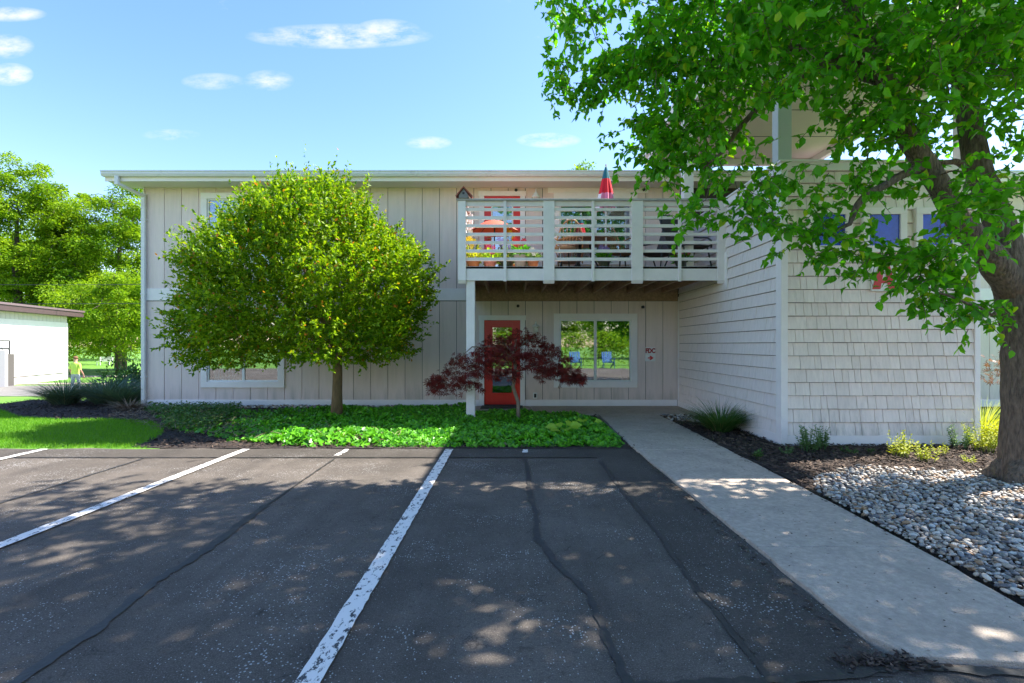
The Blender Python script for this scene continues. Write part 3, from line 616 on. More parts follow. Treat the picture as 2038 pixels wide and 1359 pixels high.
# canopy roof over the stairs
CZ = 5.87
m_ = MB(); m_.box(3.2, 7.15, 6.95, 12.0, CZ, CZ+.02); can = m_.build('stair_canopy', ceilm, B)
m_ = MB(); m_.box(3.1, 7.25, 6.85, 12.1, CZ+.021, CZ+.25); m_.build('canopy_roof', trim, can)
m_ = MB(); m_.box(3.18, 7.17, 6.93, 6.99, CZ-.14, CZ-.002).box(3.18, 3.24, 6.991, 12.0, CZ-.14, CZ-.002).box(7.05, 7.17, 6.991, 12.0, CZ-.14, CZ-.002).box(3.241, 7.049, 11.88, 12.0, CZ-.14, CZ-.002); m_.build('canopy_beam', trim, can, bevel=.005)
for y in (8.2, 9.4, 10.6):
    m_ = MB(); m_.box(3.241, 7.049, y, y+.012, CZ-.006, CZ-.001); m_.build('ceiling_seam', dark, can)
m_ = MB(); m_.box(XW(1548), XW(1575), YW-.01, YW+.16, TT+.001, CZ-.001); m_.build('canopy_post', mat('post_paint', (.60, .59, .60), .6, var=.05, vscale=3), can, bevel=.005)
m_ = MB(); m_.box(6.55, 6.72, YW-.01, YW+.16, TT+.001, CZ-.001); m_.build('canopy_post', trim, can, bevel=.005)
# ------------------------------------------------------------------ SIGNS, LAMPS
def text_mesh(txt, size, ext=.002):
    cu = bpy.data.curves.new('t', 'FONT'); cu.body = txt; cu.size = size; cu.extrude = ext; cu.align_x = 'CENTER'; cu.align_y = 'CENTER'; cu.offset = size*.05
    o = bpy.data.objects.new('t', cu); C.objects.link(o); dg = bpy.context.evaluated_depsgraph_get(); me = bpy.data.meshes.new_from_object(o.evaluated_get(dg)); bpy.data.objects.remove(o); return me
redsign = mat('sign_red', (.62, .03, .025), .5)
darkred = mat('sign_dark_red', (.38, .02, .03), .5)
signw = mat('sign_white', (.80, .79, .77), .5, var=.04, vscale=6)
fx, fz = XF(1294), ZF(705)
fs = empty('wall_sign', (fx, YF, fz), 'small white sign with red letters FDC and a red arrow beside the window', 'sign')
m_ = MB(); m_.box(fx-.115, fx+.115, YF-.012, YF-.002, fz-.0, fz+.165); m_.build('letter_plate', signw, fs, bevel=.004)
m_ = MB(); m_.box(fx-.12, fx+.12, YF-.016, YF-.002, fz-.165, fz-.004); m_.build('arrow_plate', signw, fs, bevel=.004)
me = text_mesh('FDC', .15); o = link('lettering', me, fs, darkred); o.rotation_euler = (math.pi/2, 0, 0); o.scale = (.80, 1, 1); o.location = (0, -.016, .08)
ar = [(-.07, -.014), (.0, -.014), (-.025, -.05), (.012, -.05), (.075, .0), (.012, .05), (-.025, .05), (.0, .014), (-.07, .014), (-.045, 0)]
m_ = MB(); m_.prism([(fx+a, fz-.085+b) for a, b in ar], YF-.021, YF-.0165); m_.build('arrow', redsign, fs)
ax, az0, az1 = XW(1755), ZW(580), ZW(526)
asg = empty('building_letter_sign', (ax, YW-.02, az0), 'white square sign with a big red letter A on the shingled wall', 'sign')
hw = XW(1779)-ax; m_ = MB(); m_.box(ax-hw, ax+hw, YW-.045, YW-.012, az0, az1); m_.build('plate', signw, asg, bevel=.004)
b0, t0 = az0+.03, az1-.02; hh = t0-b0; A = [(-.165, 0), (-.08, 0), (-.055, .10*hh/.36), (.055, .10*hh/.36), (.08, 0), (.165, 0), (.06, hh), (-.06, hh)]
m_ = MB()
pl = lambda L_: [(ax+x_, b0+z_) for x_, z_ in L_]
m_.prism(pl([(-.172, 0), (-.060, 0), (.005, hh), (-.075, hh)]), YW-.055, YW-.0455).prism(pl([(.060, 0), (.172, 0), (.075, hh), (.0051, hh)]), YW-.055, YW-.0455).prism(pl([(-.07, .25*hh), (.07, .25*hh), (.055, .43*hh), (-.055, .43*hh)]), YW-.054, YW-.0454); m_.build('lettering', redsign, asg)
# lower coach lamp
lx, lz = XF(1066), ZF(655)
lp = empty('wall_lamp', (lx, YF, lz), 'small white coach lamp on the wall between red door and window under the balcony', 'lamp')
m_ = MB(); m_.tube([(lx, YF, lz+.06), (lx, YF-.02, lz+.06)], .06, 16); m_.build('back_plate', whitem, lp, smooth=False)
m_ = MB(); m_.tube([(lx, YF-.02, lz+.06), (lx, YF-.07, lz+.09), (lx, YF-.12, lz+.09)], .012, 8); m_.build('arm', whitem, lp, smooth=True)
m_ = MB(); m_.lathe((lx, YF-.13, lz), [(.008, .19), (.02, .15), (.035, .11), (.09, .075), (.095, .06), (.05, .055)][::-1], 18); m_.build('lamp_shade', whitem, lp, smooth=True)
m_ = MB(); m_.lathe((lx, YF-.13, lz), [(.03, -.08), (.05, -.06), (.055, 0), (.048, .055)], 16); m_.build('glass_globe', mat('frosted_glass', (.75, .72, .62), .15), lp, smooth=True)
lx, lz = XF(1066), ZF(392)
lp = empty('wall_lamp', (lx, YF, lz), 'white bell shaped gooseneck lamp by the upper red door above the railing', 'lamp')
m_ = MB(); m_.tube([(lx, YF, lz+.05), (lx, YF-.02, lz+.05)], .055, 16); m_.build('back_plate', whitem, lp)
m_ = MB(); m_.tube([(lx, YF-.02, lz+.05), (lx, YF-.09, lz+.12), (lx, YF-.16, lz+.12), (lx, YF-.18, lz+.07)], .011, 8); m_.build('arm', whitem, lp, smooth=True)
m_ = MB(); m_.lathe((lx, YF-.18, lz), [(.11, -.07), (.10, -.045), (.06, .0), (.045, .04), (.018, .06), (.012, .14)], 20); m_.build('lamp_shade', whitem, lp, smooth=True)
# door mat
m_ = MB(); m_.box(XF(959), XF(1040), YF-.62, YF-.08, .033, .048); tag(m_.build('doormat', mat('mat_rubber', (.05, .06, .05), .95, var=.3, vscale=60, bump=.6, bscale=200), bevel=.005), 'dark green doormat on the porch in front of the lower red door', 'doormat')
# ------------------------------------------------------------------ BALCONY THINGS
DZ = zf-.004
hx = XB(925); by = YB-.02
bh = empty('birdhouse', (hx, by, zt+.005), 'small weathered birdhouse with a red gable roof on the corner of the railing', 'birdhouse')
m_ = MB(); z_ = zt+.006; m_.prism([(hx-.10, z_), (hx+.07, z_), (hx+.07, z_+.05), (hx-.015, z_+.17), (hx-.10, z_+.05)], by-.07, by+.12); m_.build('body', mat('bird_wood', (.25, .24, .25), .9, var=.2, vscale=20), bh)
pk = (hx-.015, z_+.205)
rr = mat('bird_roof', (.33, .10, .07), .8, var=.15, vscale=20)
m_ = MB(); m_.prism([(pk[0], pk[1]), (hx-.16, z_+.03), (hx-.145, z_+.015), (pk[0], pk[1]-.025)], by-.11, by+.16); m_.build('roof_panel', rr, bh)
m_ = MB(); m_.prism([(pk[0]+.001, pk[1]), (pk[0]+.001, pk[1]-.025), (hx+.14, z_-.0+.015), (hx+.155, z_+.03)], by-.11, by+.16); m_.build('roof_panel', rr, bh)
m_ = MB(); m_.tube([(hx-.015, by-.071, z_+.085), (hx-.015, by-.073, z_+.085)], .022, 12); m_.build('entrance_hole', blackm, bh)
# red parasol
rx_, ry_ = (984-CX)*10.3/F, 10.3; rz_ = 3.93
rp = empty('parasol', (rx_, ry_, DZ), 'small open orange red parasol over the potted flowers on the balcony', 'parasol')
cn = mat('parasol_red', (.62, .10, .05), .7, var=.06, vscale=6); m_ = MB(); n = 24; R = .5; pts = [(rx_, ry_, rz_+.1)]
ring = [[(rx_+r*math.cos(2*math.pi*j/n), ry_+r*math.sin(2*math.pi*j/n), rz_+.1-.24*(r/R)**1.6-(.015 if j % 3 == 1 and r == R else 0)) for j in range(n)] for r in (.2, .38, R)]
vs = pts+sum(ring, []); m_.add(vs, [(0, 1+j, 1+(j+1) % n) for j in range(n)]+[(1+k*n+j, 1+k*n+(j+1) % n, 1+(k+1)*n+(j+1) % n, 1+(k+1)*n+j) for k in range(2) for j in range(n)]); m_.build('canopy', cn, rp, smooth=True)
m_ = MB(); m_.tube([(rx_, ry_, DZ), (rx_, ry_, rz_+.14)], .014, 10); m_.build('pole', blackm, rp)
for j in range(8):
    a = 2*math.pi*j/8; m_ = MB(); m_.tube([(rx_+.02*math.cos(a), ry_+.02*math.sin(a), rz_+.085), (rx_+.25*math.cos(a), ry_+.25*math.sin(a), rz_+.01), (rx_+.48*math.cos(a), ry_+.48*math.sin(a), rz_-.14)], .006, 5); m_.build('rib', blackm, rp)
m_ = MB(); m_.lathe((rx_, ry_, DZ), [(.16, 0), (.16, .03), (.03, .06), (.022, .15)], 18); m_.build('base', blackm, rp)
# closed parasol
ux, uy = (1206-CX)*10.05/F, 10.05
up = empty('parasol', (ux, uy, DZ), 'tall closed parasol striped teal, red and pink on the balcony', 'parasol')
tm = [mat('parasol_teal', (.02, .16, .22), .8), mat('parasol_scarlet', (.75, .01, .03), .8), mat('parasol_pink', (.82, .22, .38), .8), mat('parasol_white', (.85, .80, .82), .8)]
n = 32; zs = np.linspace(5.02, 4.18, 15); m_ = MB(); vs = []; fs_ = []
for i, z_ in enumerate(zs):
    u = i/14; r0 = .02+.155*u**.8
    for j in range(n):
        a = 2*math.pi*j/n; r = r0*(1+.28*u*math.cos(8*a)); vs.append((ux+r*math.cos(a), uy+r*math.sin(a), z_-(.02*math.cos(8*a) if i == 14 else 0)))
m_.v = vs
for i in range(14):
    for j in range(n):
        u = i/14; m_.f.append((i*n+j, i*n+(j+1) % n, (i+1)*n+(j+1) % n, (i+1)*n+j)); m_.m.append(0 if u < .28 else 1 if u < .62 else (3 if (j//4) % 3 == 1 else 2))
m_.build('canopy', tm, up, smooth=True)
m_ = MB(); m_.tube([(ux, uy, DZ), (ux, uy, 5.08)], .02, 10); m_.build('pole', whitem, up)
m_ = MB(); m_.lathe((ux, uy, DZ), [(.22, 0), (.22, .05), (.05, .09), (.03, .3)], 20); m_.build('base', blackm, up)
# patio table and arched chairs
wood = mat('patio_wood', (.36, .19, .09), .5, var=.25, vscale=8, stretch=(1, 6, 6))
tx, ty = 1.55, 10.55
tb = empty('patio_table', (tx, ty, DZ), 'round brown patio table around the closed parasol on the balcony', 'table')
m_ = MB(); m_.lathe((tx, ty, DZ), [(.05, .70), (.60, .70), (.62, .715), (.62, .735), (.05, .74)], 32); m_.build('table_top', wood, tb)
for a in (.8, 2.4, 3.9, 5.5):
    m_ = MB(); m_.tube([(tx+.15*math.cos(a), ty+.15*math.sin(a), DZ+.70), (tx+.2*math.cos(a), ty+.2*math.sin(a), DZ+.35), (tx+.42*math.cos(a), ty+.42*math.sin(a), DZ)], .02, 8); m_.build('leg', blackm, tb, smooth=True)
def arch_chair(x, y, rot, label):
    e = empty('patio_chair', (x, y, DZ), label, 'chair', 'chairs on the balcony')
    m_ = MB(); m_.lathe((0, 0, 0), [(.23, .40), (.25, .42), (.25, .45), (.2, .47)], 20); m_.build('seat', mat('seat_cushion', (.30, .20, .12), .9) if 'seat_cushion' not in MATS else MATS['seat_cushion'], e, loc=(0, 0, 0))
    m_ = MB(); arc = [(.28*math.cos(a), -.24-.10*math.sin(a), .42+.52*math.sin(a)) for a in np.linspace(0, math.pi, 13)]; m_.tube(arc, .016, 7); m_.build('back_frame', wood, e, smooth=True, loc=(0, 0, 0))
    for k in range(5):
        u = -.18+.09*k; a = math.acos(u/.28); m_ = MB(); m_.tube([(u*.6, -.22, .45), (u, -.24-.10*math.sin(a), .42+.52*math.sin(a))], .008, 6); m_.build('spindle', wood, e, loc=(0, 0, 0))
    for sx in (-1, 1):
        m_ = MB(); m_.tube([(sx*.27, -.25, .55), (sx*.31, -.05, .66), (sx*.29, .2, .62), (sx*.25, .22, .44)], .014, 7); m_.build('arm', wood, e, smooth=True, loc=(0, 0, 0))
        for sy in (-1, 1):
            m_ = MB(); m_.tube([(sx*.18, sy*.17, .42), (sx*.24, sy*.24, .002)], .015, 7); m_.build('leg', blackm, e, smooth=True, loc=(0, 0, 0))
    e.rotation_euler.z = rot; return e
arch_chair(1.02, 9.85, .35, 'brown chair with an arched back at the left side of the patio table')
arch_chair(2.25, 10.2, -1.2, 'brown chair with an arched back right of the closed parasol')
arch_chair(1.3, 11.3, 3.0, 'brown chair with an arched back behind the patio table by the window')
sling = mat('sling_fabric', (.075, .062, .058), .85, var=.1, vscale=40); slf = mat('chair_metal', (.07, .065, .062), .5)
def sling_chair(x, y, rot, w, label):
    e = empty('lounge_chair', (x, y, DZ), label, 'chair', 'dark sling chairs on the balcony')
    m_ = MB(); m_.bar((0, -.16, .38), (0, .30, .44), w, .02); m_.build('seat', sling, e, loc=(0, 0, 0))
    m_ = MB(); m_.bar((0, -.17, .38), (0, -.50, 1.18), w-.04, .02, up=(0, 1, 0)); m_.build('backrest', sling, e, loc=(0, 0, 0))
    for s_ in (-1, 1):
        X = s_*w/2
        m_ = MB(); m_.tube([(X, .32, .44), (X, -.17, .37), (X, -.52, 1.2)], .016, 7); m_.build('side_rail', slf, e, loc=(0, 0, 0))
        m_ = MB(); m_.tube([(X, -.33, .72), (X+s_*.05, -.1, .68), (X+s_*.06, .18, .62), (X+s_*.05, .3, .54), (X+s_*.03, .32, .4)], .018, 7); m_.build('arm', slf, e, smooth=True, loc=(0, 0, 0))
        m_ = MB(); m_.tube([(X, .24, .44), (X+s_*.03, .34, .002)], .015, 7); m_.build('leg', slf, e, loc=(0, 0, 0))
        m_ = MB(); m_.tube([(X, -.1, .39), (X+s_*.03, -.34, .002)], .015, 7); m_.build('leg', slf, e, loc=(0, 0, 0))
    m_ = MB(); m_.tube([(-w/2, -.52, 1.2), (w/2, -.52, 1.2)], .016, 7); m_.build('top_rail', slf, e)  if False else None
    e.rotation_euler.z = rot; return e
sling_chair(3.02, 10.3, 2.2, .5, 'dark sling chair turned sideways in the right bay of the balcony')
sling_chair(3.38, 9.72, 3.5, .55, 'dark sling chair seen from behind beside the shingled wall of the balcony')
# potted flowers
terra = mat('terracotta', (.42, .17, .08), .8, var=.12, vscale=15); greyp = mat('grey_pot', (.34, .31, .30), .8, var=.1, vscale=15); rosep = mat('rose_pot', (.55, .22, .20), .7); darkp = mat('dark_pot', (.05, .06, .04), .6)
fl_mats = {'yellow': (.75, .55, .02), 'pink': (.80, .10, .28), 'violet': (.35, .25, .65), 'white': (.85, .82, .78), 'red': (.65, .02, .04)}
fl_mats = {k: mat('petal_'+k, v, .6) for k, v in fl_mats.items()}
def flower_pot(x, y, r, h, ph, col, pm, label, leafm=L_sage, nl=120):
    e = empty('flower_pot', (x, y, DZ), label, 'flower pot', 'flower pots on the balcony')
    m_ = MB(); m_.lathe((x, y, DZ), [(r*.72, 0), (r*.95, h*.8), (r*1.06, h*.8), (r*1.06, h), (r*.85, h), (r*.8, h*.9)], 18); m_.build('pot', pm, e)
    t_ = RNG.random((nl, 1))**.5; d_ = norm(rnd(nl)*np.array([1, 1, .5])); P = np.array([x, y, DZ+h*.9])+d_*np.array([r*1.2, r*1.2, ph*.3])*t_+np.array([0, 0, ph*.5])*RNG.random((nl, 1))
    P[:, 2] = np.maximum(P[:, 2], DZ+h*.8)
    cloud('foliage', T_LEAF, P, d_+np.array([0, 0, .6]), rnd(nl)+np.array([0, 0, 1]), RNG.uniform(.06, .13, nl), leafm, e)
    m_ = MB()
    for k in range(9):
        a = random.uniform(0, 6.28); rr_ = random.uniform(.2, 1.1)*r; p = Vector((x+rr_*math.cos(a), y+rr_*math.sin(a), DZ+h+ph*random.uniform(.45, 1)))
        for q in range(6):
            b = 2*math.pi*q/6; m_.add([p, p+Vector((.04*math.cos(b-.4), -.015, .04*math.sin(b-.4))), p+Vector((.055*math.cos(b), -.02, .055*math.sin(b))), p+Vector((.04*math.cos(b+.4), -.015, .04*math.sin(b+.4)))], [(0, 1, 2, 3)])
    tag(m_.build('blossom', fl_mats[col], e), kind='stuff')
    m_ = MB()
    for k in range(8):
        a = random.uniform(0, 6.28); m_.tube([(x, y, DZ+h*.85), (x+r*.8*math.cos(a), y+r*.8*math.sin(a), DZ+h+ph*.8)], .005, 5)
    tag(m_.build('stems', L_fount, e), kind='stuff')
flower_pot(-.74, 9.55, .13, .17, .42, 'yellow', terra, 'pot with leafy yellow flowers at the left end of the balcony', L_gold)
flower_pot(-.42, 9.62, .12, .15, .32, 'pink', rosep, 'rose coloured pot with pink blossoms under the open parasol', L_hosta)
flower_pot(-.12, 9.75, .16, .20, .38, 'violet', darkp, 'dark pot of violet blossoms beside the narrow baluster', L_sage)
flower_pot(.16, 9.6, .13, .27, .30, 'red', greyp, 'tall grey pot with bushy green plant left of the wide railing post', L_ivy)
flower_pot(.40, 9.6, .11, .18, .22, 'white', terra, 'small terracotta pot with white blossoms by the wide railing post', L_sage)
flower_pot(-.05, 10.6, .15, .3, .75, 'yellow', terra, 'tall plant with yellow blossoms in front of the upper red door', L_gold)
flower_pot(.22, 10.9, .14, .3, .55, 'pink', greyp, 'pot of pink blossoms near the upper door frame', L_sage)
flower_pot(1.75, 9.55, .12, .16, .25, 'violet', darkp, 'low dark flower pot under the closed parasol', L_ivy)
flower_pot(3.2, 9.5, .12, .14, .16, 'red', darkp, 'low pot of red blossoms under the sling chairs', L_ivy)
# shepherd hook with hanging wind chime at left of the upper window
cx_ = XF(1075); ch = empty('shepherd_hook', (cx_, 10.9, DZ), 'black plant hook standing left of the upper window on the balcony', 'hook')
m_ = MB(); m_.tube([(cx_, 10.9, DZ), (cx_, 10.9, 4.55), (cx_+.06, 10.9, 4.63), (cx_+.14, 10.9, 4.6), (cx_+.16, 10.9, 4.5)], .010, 7); m_.build('rod', blackm, ch)
m_ = MB(); m_.lathe((cx_+.16, 10.9, 4.27), [(.02, 0), (.06, .03), (.07, .12), (.03, .2), (.008, .24)], 12); m_.build('lantern', blackm, ch, smooth=True)
# white slatted bench back just inside the lower left window
sx0, sx1 = XF(420), XF(483); sb = empty('slatted_headboard', ((sx0+sx1)/2, YF+.13, .64), 'white slatted furniture seen inside the lower left window', 'furniture')
m_ = MB(); m_.bar((sx0, YF+.13, .96), (sx1, YF+.13, .96), .03, .05).bar((sx0, YF+.13, .68), (sx1, YF+.13, .68), .03, .05); m_.build('rail', whitem, sb)
n = 9
for k in range(n):
    x = sx0+(sx1-sx0)*(k+.5)/n; m_ = MB(); m_.box(x-.026, x+.026, YF+.095, YF+.112, .60, 1.02+.03*math.sin(math.pi*(k+.5)/n)); m_.build('slat', whitem, sb, bevel=.004)
m_ = MB(); m_.box(sx0-.1, sx1+.1, YF+.09, YF+.3, .5, .6); m_.build('base', whitem, sb)

#@@VEGETATION
# ------------------------------------------------------------------ VEGETATION
def proj(P): return np.stack([CX+P[:, 0]/np.maximum(P[:, 1], .05)*F, HY-(P[:, 2]-EYE)/np.maximum(P[:, 1], .05)*F], 1)
def twigs(centers, rng, nt, nl, spread, tl, size, droop=.5):
    P = []; D = []; Nn = []; Z = []
    n = len(centers)*nt; base = np.repeat(centers, nt, 0)+rng.normal(0, spread, (n, 3))*np.array([1, 1, .7])
    td = norm(rng.normal(0, 1, (n, 3))*np.array([1, 1, .55])-np.array([0, 0, .15]))
    for k in range(nl):
        u = (k+rng.random((n, 1)))/nl; p = base+td*tl*u; p[:, 2:3] -= .25*tl*u*u
        d = norm(td*.5+rng.normal(0, .75, (n, 3))-np.array([0, 0, droop])); nn = norm(rng.normal(0, .65, (n, 3))+np.array([0, 0, 1.]))
        P.append(p); D.append(d); Nn.append(nn); Z.append(rng.uniform(.55, 1.2, n)*size)
    return np.concatenate(P), np.concatenate(D), np.concatenate(Nn), np.concatenate(Z), base, td
# ---- big pear tree at the right
rg = np.random.default_rng(11)
def wp(L_): return [np.array(W(*p)) for p in L_]
tr_main = (wp([(2042, 975, 5.36), (2042, 930, 5.38), (2043, 860, 5.4), (2044, 740, 5.4), (2040, 640, 5.4), (2022, 555, 5.4)]), [.29, .235, .212, .205, .205, .21])
limbA = (wp([(2020, 580, 5.4), (1968, 505, 5.3), (1900, 425, 5.2), (1855, 350, 5.15), (1805, 270, 5.1), (1745, 120, 5.0), (1650, -80, 5.0), (1500, -330, 5.1)]), [.165, .125, .11, .102, .09, .072, .055, .03])
limbB = (wp([(2016, 570, 5.4), (2000, 480, 5.4), (1965, 380, 5.45), (1940, 310, 5.5), (1920, 190, 5.6), (1900, 20, 5.7), (1880, -250, 5.9), (1850, -600, 6.0)]), [.175, .138, .122, .118, .108, .092, .075, .03])
limbC = (wp([(2040, 590, 5.4), (2110, 440, 5.35), (2220, 240, 5.3), (2340, -60, 5.3), (2450, -300, 5.2)]), [.18, .15, .11, .07, .03])
limbD = (wp([(1925, 150, 5.6), (1850, 150, 5.45), (1776, 168, 5.3), (1680, 120, 5.2), (1560, 90, 5.4), (1440, 115, 5.7), (1341, 132, 5.9), (1250, 160, 6.0), (1170, 165, 6.1)]), [.07, .06, .052, .045, .038, .03, .024, .016, .006])
limbF = (wp([(1840, 328, 5.13), (1790, 352, 5.0), (1732, 382, 4.95), (1704, 408, 4.95), (1690, 445, 4.95), (1640, 470, 5.0)]), [.05, .038, .034, .03, .022, .008])
limbG = (wp([(1760, 160, 5.05), (1640, 130, 5.2), (1535, 185, 5.4), (1475, 247, 5.5), (1440, 300, 5.5), (1400, 335, 5.4)]), [.06, .045, .034, .028, .02, .008])
limbI = (wp([(1990, 610, 5.3), (1975, 625, 5.0), (1900, 592, 4.95), (1850, 575, 4.95), (1810, 552, 4.95)]), [.02, .014, .012, .009, .004])
limbJ = (wp([(1926, 330, 5.5), (1900, 322, 5.4), (1854, 322, 5.3)]), [.04, .03, .012])
limbs = [tr_main, limbA, limbB, limbC, limbD, limbF, limbG, limbI, limbJ]
Rg = [(1105, 1195, 5, 60, 5.9, 6.3, 8), (1290, 1480, -20, 90, 5.0, 6.6, 30), (1112, 1300, 105, 190, 5.7, 6.3, 17), (1225, 1330, 85, 150, 5.4, 6.2, 7), (1300, 1480, 90, 200, 5.0, 6.4, 28),
      (1255, 1325, 235, 290, 5.7, 6.1, 8), (1285, 1310, 300, 350, 5.7, 6.0, 4), (1290, 1440, 205, 320, 5.2, 6.2, 20), (1400, 1560, 325, 380, 5.0, 5.5, 8), (1375, 1500, 390, 435, 5.0, 5.3, 8),
      (1500, 1620, 395, 440, 4.9, 5.2, 6), (1480, 1700, -20, 185, 4.4, 6.0, 46), (1700, 2060, -20, 195, 4.2, 6.0, 66), (1645, 1780, 205, 310, 4.6, 5.3, 13), (1780, 1900, 215, 305, 5.4, 6.1, 6),
      (1965, 2070, 195, 330, 4.6, 5.6, 10), (1690, 1780, 325, 385, 4.8, 5.2, 6), (1600, 1690, 455, 515, 4.8, 5.2, 8), (1690, 1800, 497, 520, 4.8, 5.1, 6), (1800, 1930, 480, 545, 4.6, 5.1, 11), (1880, 2050, 335, 470, 4.2, 4.9, 12)]
cen = []
for x0_, x1_, y0_, y1_, ya, yb, n in Rg:
    for k in range(int(n*(1.45 if y1_ < 330 else 1.0))):
        cen.append(W(rg.uniform(x0_, x1_), rg.uniform(y0_, y1_), rg.uniform(ya, yb)))
for k in range(11):
    u = k/10; cen.append(W(1815+165*u, 560+70*u+rg.uniform(-6, 6), 4.95+.25*u))
cen = np.array([tuple(c) for c in cen])
out = rg.normal(0, 1, (9000, 3)); out = norm(out)*rg.random((9000, 1))**.42*np.array([5.0, 3.6, 3.4])+np.array([4.7, 4.9, 7.2])
pr = proj(out); ok = ((out[:, 1] < .2) | (pr[:, 1] < -60) | (pr[:, 0] > 2090)) & (out[:, 2] > 2.6); shd = out-np.outer(out[:, 2], [.67, .24, 1]); lit = (shd[:, 0] < -.7) & (shd[:, 1] > 4.75-.10*(shd[:, 0]+.7)) & (shd[:, 1] < 7.2); out = out[ok & ~lit][:760]  # unseen outer crown, shaped for its shade and kept off the sunlit strip
pear = empty('pear_tree', tuple(W(2036, 960, 5.36)[:2])+(0,), 'large leafy pear tree with forked trunk in the pebble bed at the right', 'tree')
m_ = MB()
for pts, rs in limbs:
    PP = []; RR = []
    for i in range(len(pts)-1):
        for u in (0, .33, .66): PP.append(pts[i]*(1-u)+pts[i+1]*u+rg.normal(0, .006, 3)); RR.append((rs[i]*(1-u)+rs[i+1]*u)*rg.uniform(.96, 1.05))
    PP.append(pts[-1]); RR.append(rs[-1]); m_.tube(PP, RR, 14)
base = W(2042, 968, 5.36)
for a in (2.5, 3.6, 4.4, 5.4, .4):       # root flare
    m_.tube([(base.x, base.y, .30), (base.x+.22*math.cos(a), base.y+.22*math.sin(a), .08), (base.x+.42*math.cos(a), base.y+.42*math.sin(a), -.05)], [.14, .10, .04], 8)
m_.build('trunk', barkp, pear, smooth=True)
m_ = MB(); grow(limbs, np.concatenate([cen, out]), rg, m_, rmax=.03, seed_from=14, n=5); tag(m_.build('branches', barkp, pear, smooth=True), kind='stuff')
P, D, Nn, Z, bs, td = twigs(cen, rg, 4, 10, .13, .26, .099, .55)
P2, D2, N2, Z2, b2, td2 = twigs(out, rg, 8, 9, .27, .34, .125, .5)
sc = Z/P[:, 1]; near = np.argsort(-sc); inside = proj(P); vis = [i for i in near if 1100 < inside[i, 0] < 2035 and 5 < inside[i, 1] < 640][:300]
msk = np.ones(len(P), bool); msk[vis] = False
aP, aD, aN, aZ = np.concatenate([P[msk], P2]), np.concatenate([D[msk], D2]), np.concatenate([Nn[msk], N2]), np.concatenate([Z[msk], Z2]); od_ = rg.random(len(aP)) < .5
crown = cloud('crown', T_PEAR, aP[od_], aD[od_], aN[od_], aZ[od_], L_pear, pear); tag(crown, kind='stuff')
tag(cloud('foliage', T_PEARB, aP[~od_], aD[~od_], aN[~od_], aZ[~od_], L_pear, crown), kind='stuff')
lm = []
for k in range(6):
    me = bpy.data.meshes.new('leaf'); me.from_pydata([tuple(v) for v in T_PEAR[0]], [], T_PEAR[1]); at = me.attributes.new('tint', 'FLOAT', 'POINT'); at.data.foreach_set('value', np.full(7, (k+.5)/6, np.float32)); me.materials.append(L_pear2); lm.append(me)
X_, Dd, Nd = frames(D, Nn); o0 = org(pear)
for q, i in enumerate(vis):
    o = link('leaf', lm[q % 6], crown); M = Matrix(((X_[i, 0], Dd[i, 0], Nd[i, 0]), (X_[i, 1], Dd[i, 1], Nd[i, 1]), (X_[i, 2], Dd[i, 2], Nd[i, 2])))
    o.location = Vector(P[i])-o0; o.rotation_euler = M.to_euler(); o.scale = (Z[i],)*3
m_ = MB()
for b, t_ in zip(bs, td): m_.tube([b, b+t_*.13-np.array([0, 0, .012]), b+t_*.26-np.array([0, 0, .06])], [.0035, .003, .0015], 4, cap=False)
tag(m_.build('twigs', barkp, pear), kind='stuff')
# ---- round clipped tree in front of the facade
rg = np.random.default_rng(5)
rt = empty('round_tree', (-3.49, 10.0, 0), 'round crowned small tree with yellow green leaves in front of the left windows', 'tree')
tk = ([np.array(v) for v in ((-3.49, 10, -.03), (-3.48, 10, .5), (-3.47, 10, .95), (-3.49, 10, 1.30))], [.125, .098, .09, .10])
lb = [([np.array((-3.49, 10, 1.28)), np.array((-3.49+a, 10+b, c)), np.array((-3.49+2*a, 10+1.7*b, c+.5*(c-1.2)+.3))], [.06, .045, .018]) for a, b, c in ((-.75, -.1, 1.9), (-.35, .35, 2.2), (.35, -.3, 2.0), (.8, .1, 1.65), (-.15, -.5, 2.1), (.1, .3, 2.4), (-1.0, -.3, 1.6))]
def crownshape(n, rg, lo=.0):
    out = []
    while len(out) < n:
        v = rg.uniform(-1, 1, 3); r = np.linalg.norm(v)
        if r > 1 or r < lo: continue
        z = v[2]
        if z < 0:
            an_ = rg.random()*6.283; ra_ = math.sqrt(rg.random())*(1-.16*z*z); v[0] = ra_*math.cos(an_); v[1] = ra_*math.sin(an_); z *= .86
        else: v[0] *= (1-(.30 if v[0] < 0 else .12)*z)
        out.append((v[0], v[1], z))
    return np.array(out)
lob = lambda A: 1+.07*np.sin(5*np.arctan2(A[:, 2], A[:, 0])+1)+.06*np.sin(9*np.arctan2(A[:, 1], A[:, 0]))
def place(v): s = lob(v)[:, None]; q = v*s*np.array([2.30, 1.62, 1.80])+np.array([-4.02, 9.75, 2.62]); q[:, 1] = np.minimum(q[:, 1], 11.62); q[:, 2] = np.maximum(q[:, 2], 1.08+.10*np.sin(q[:, 0]*3)+.10*(q[:, 0]+4.6)); return q
vv = crownshape(16000, rg, .42); rad_ = np.linalg.norm(vv*np.array([1, 1, 1.1]), axis=1); vv = vv[rg.random(len(vv)) < np.clip(.25+1.1*(rad_-.5), .2, 1)]
cl_ = np.sin(vv[:, 0]*9+1)*np.sin(vv[:, 1]*8+2*vv[:, 2])+np.sin(vv[:, 2]*10+vv[:, 0]*5)*np.cos(vv[:, 1]*7)+.6*np.sin(vv[:, 0]*19+vv[:, 2]*17)
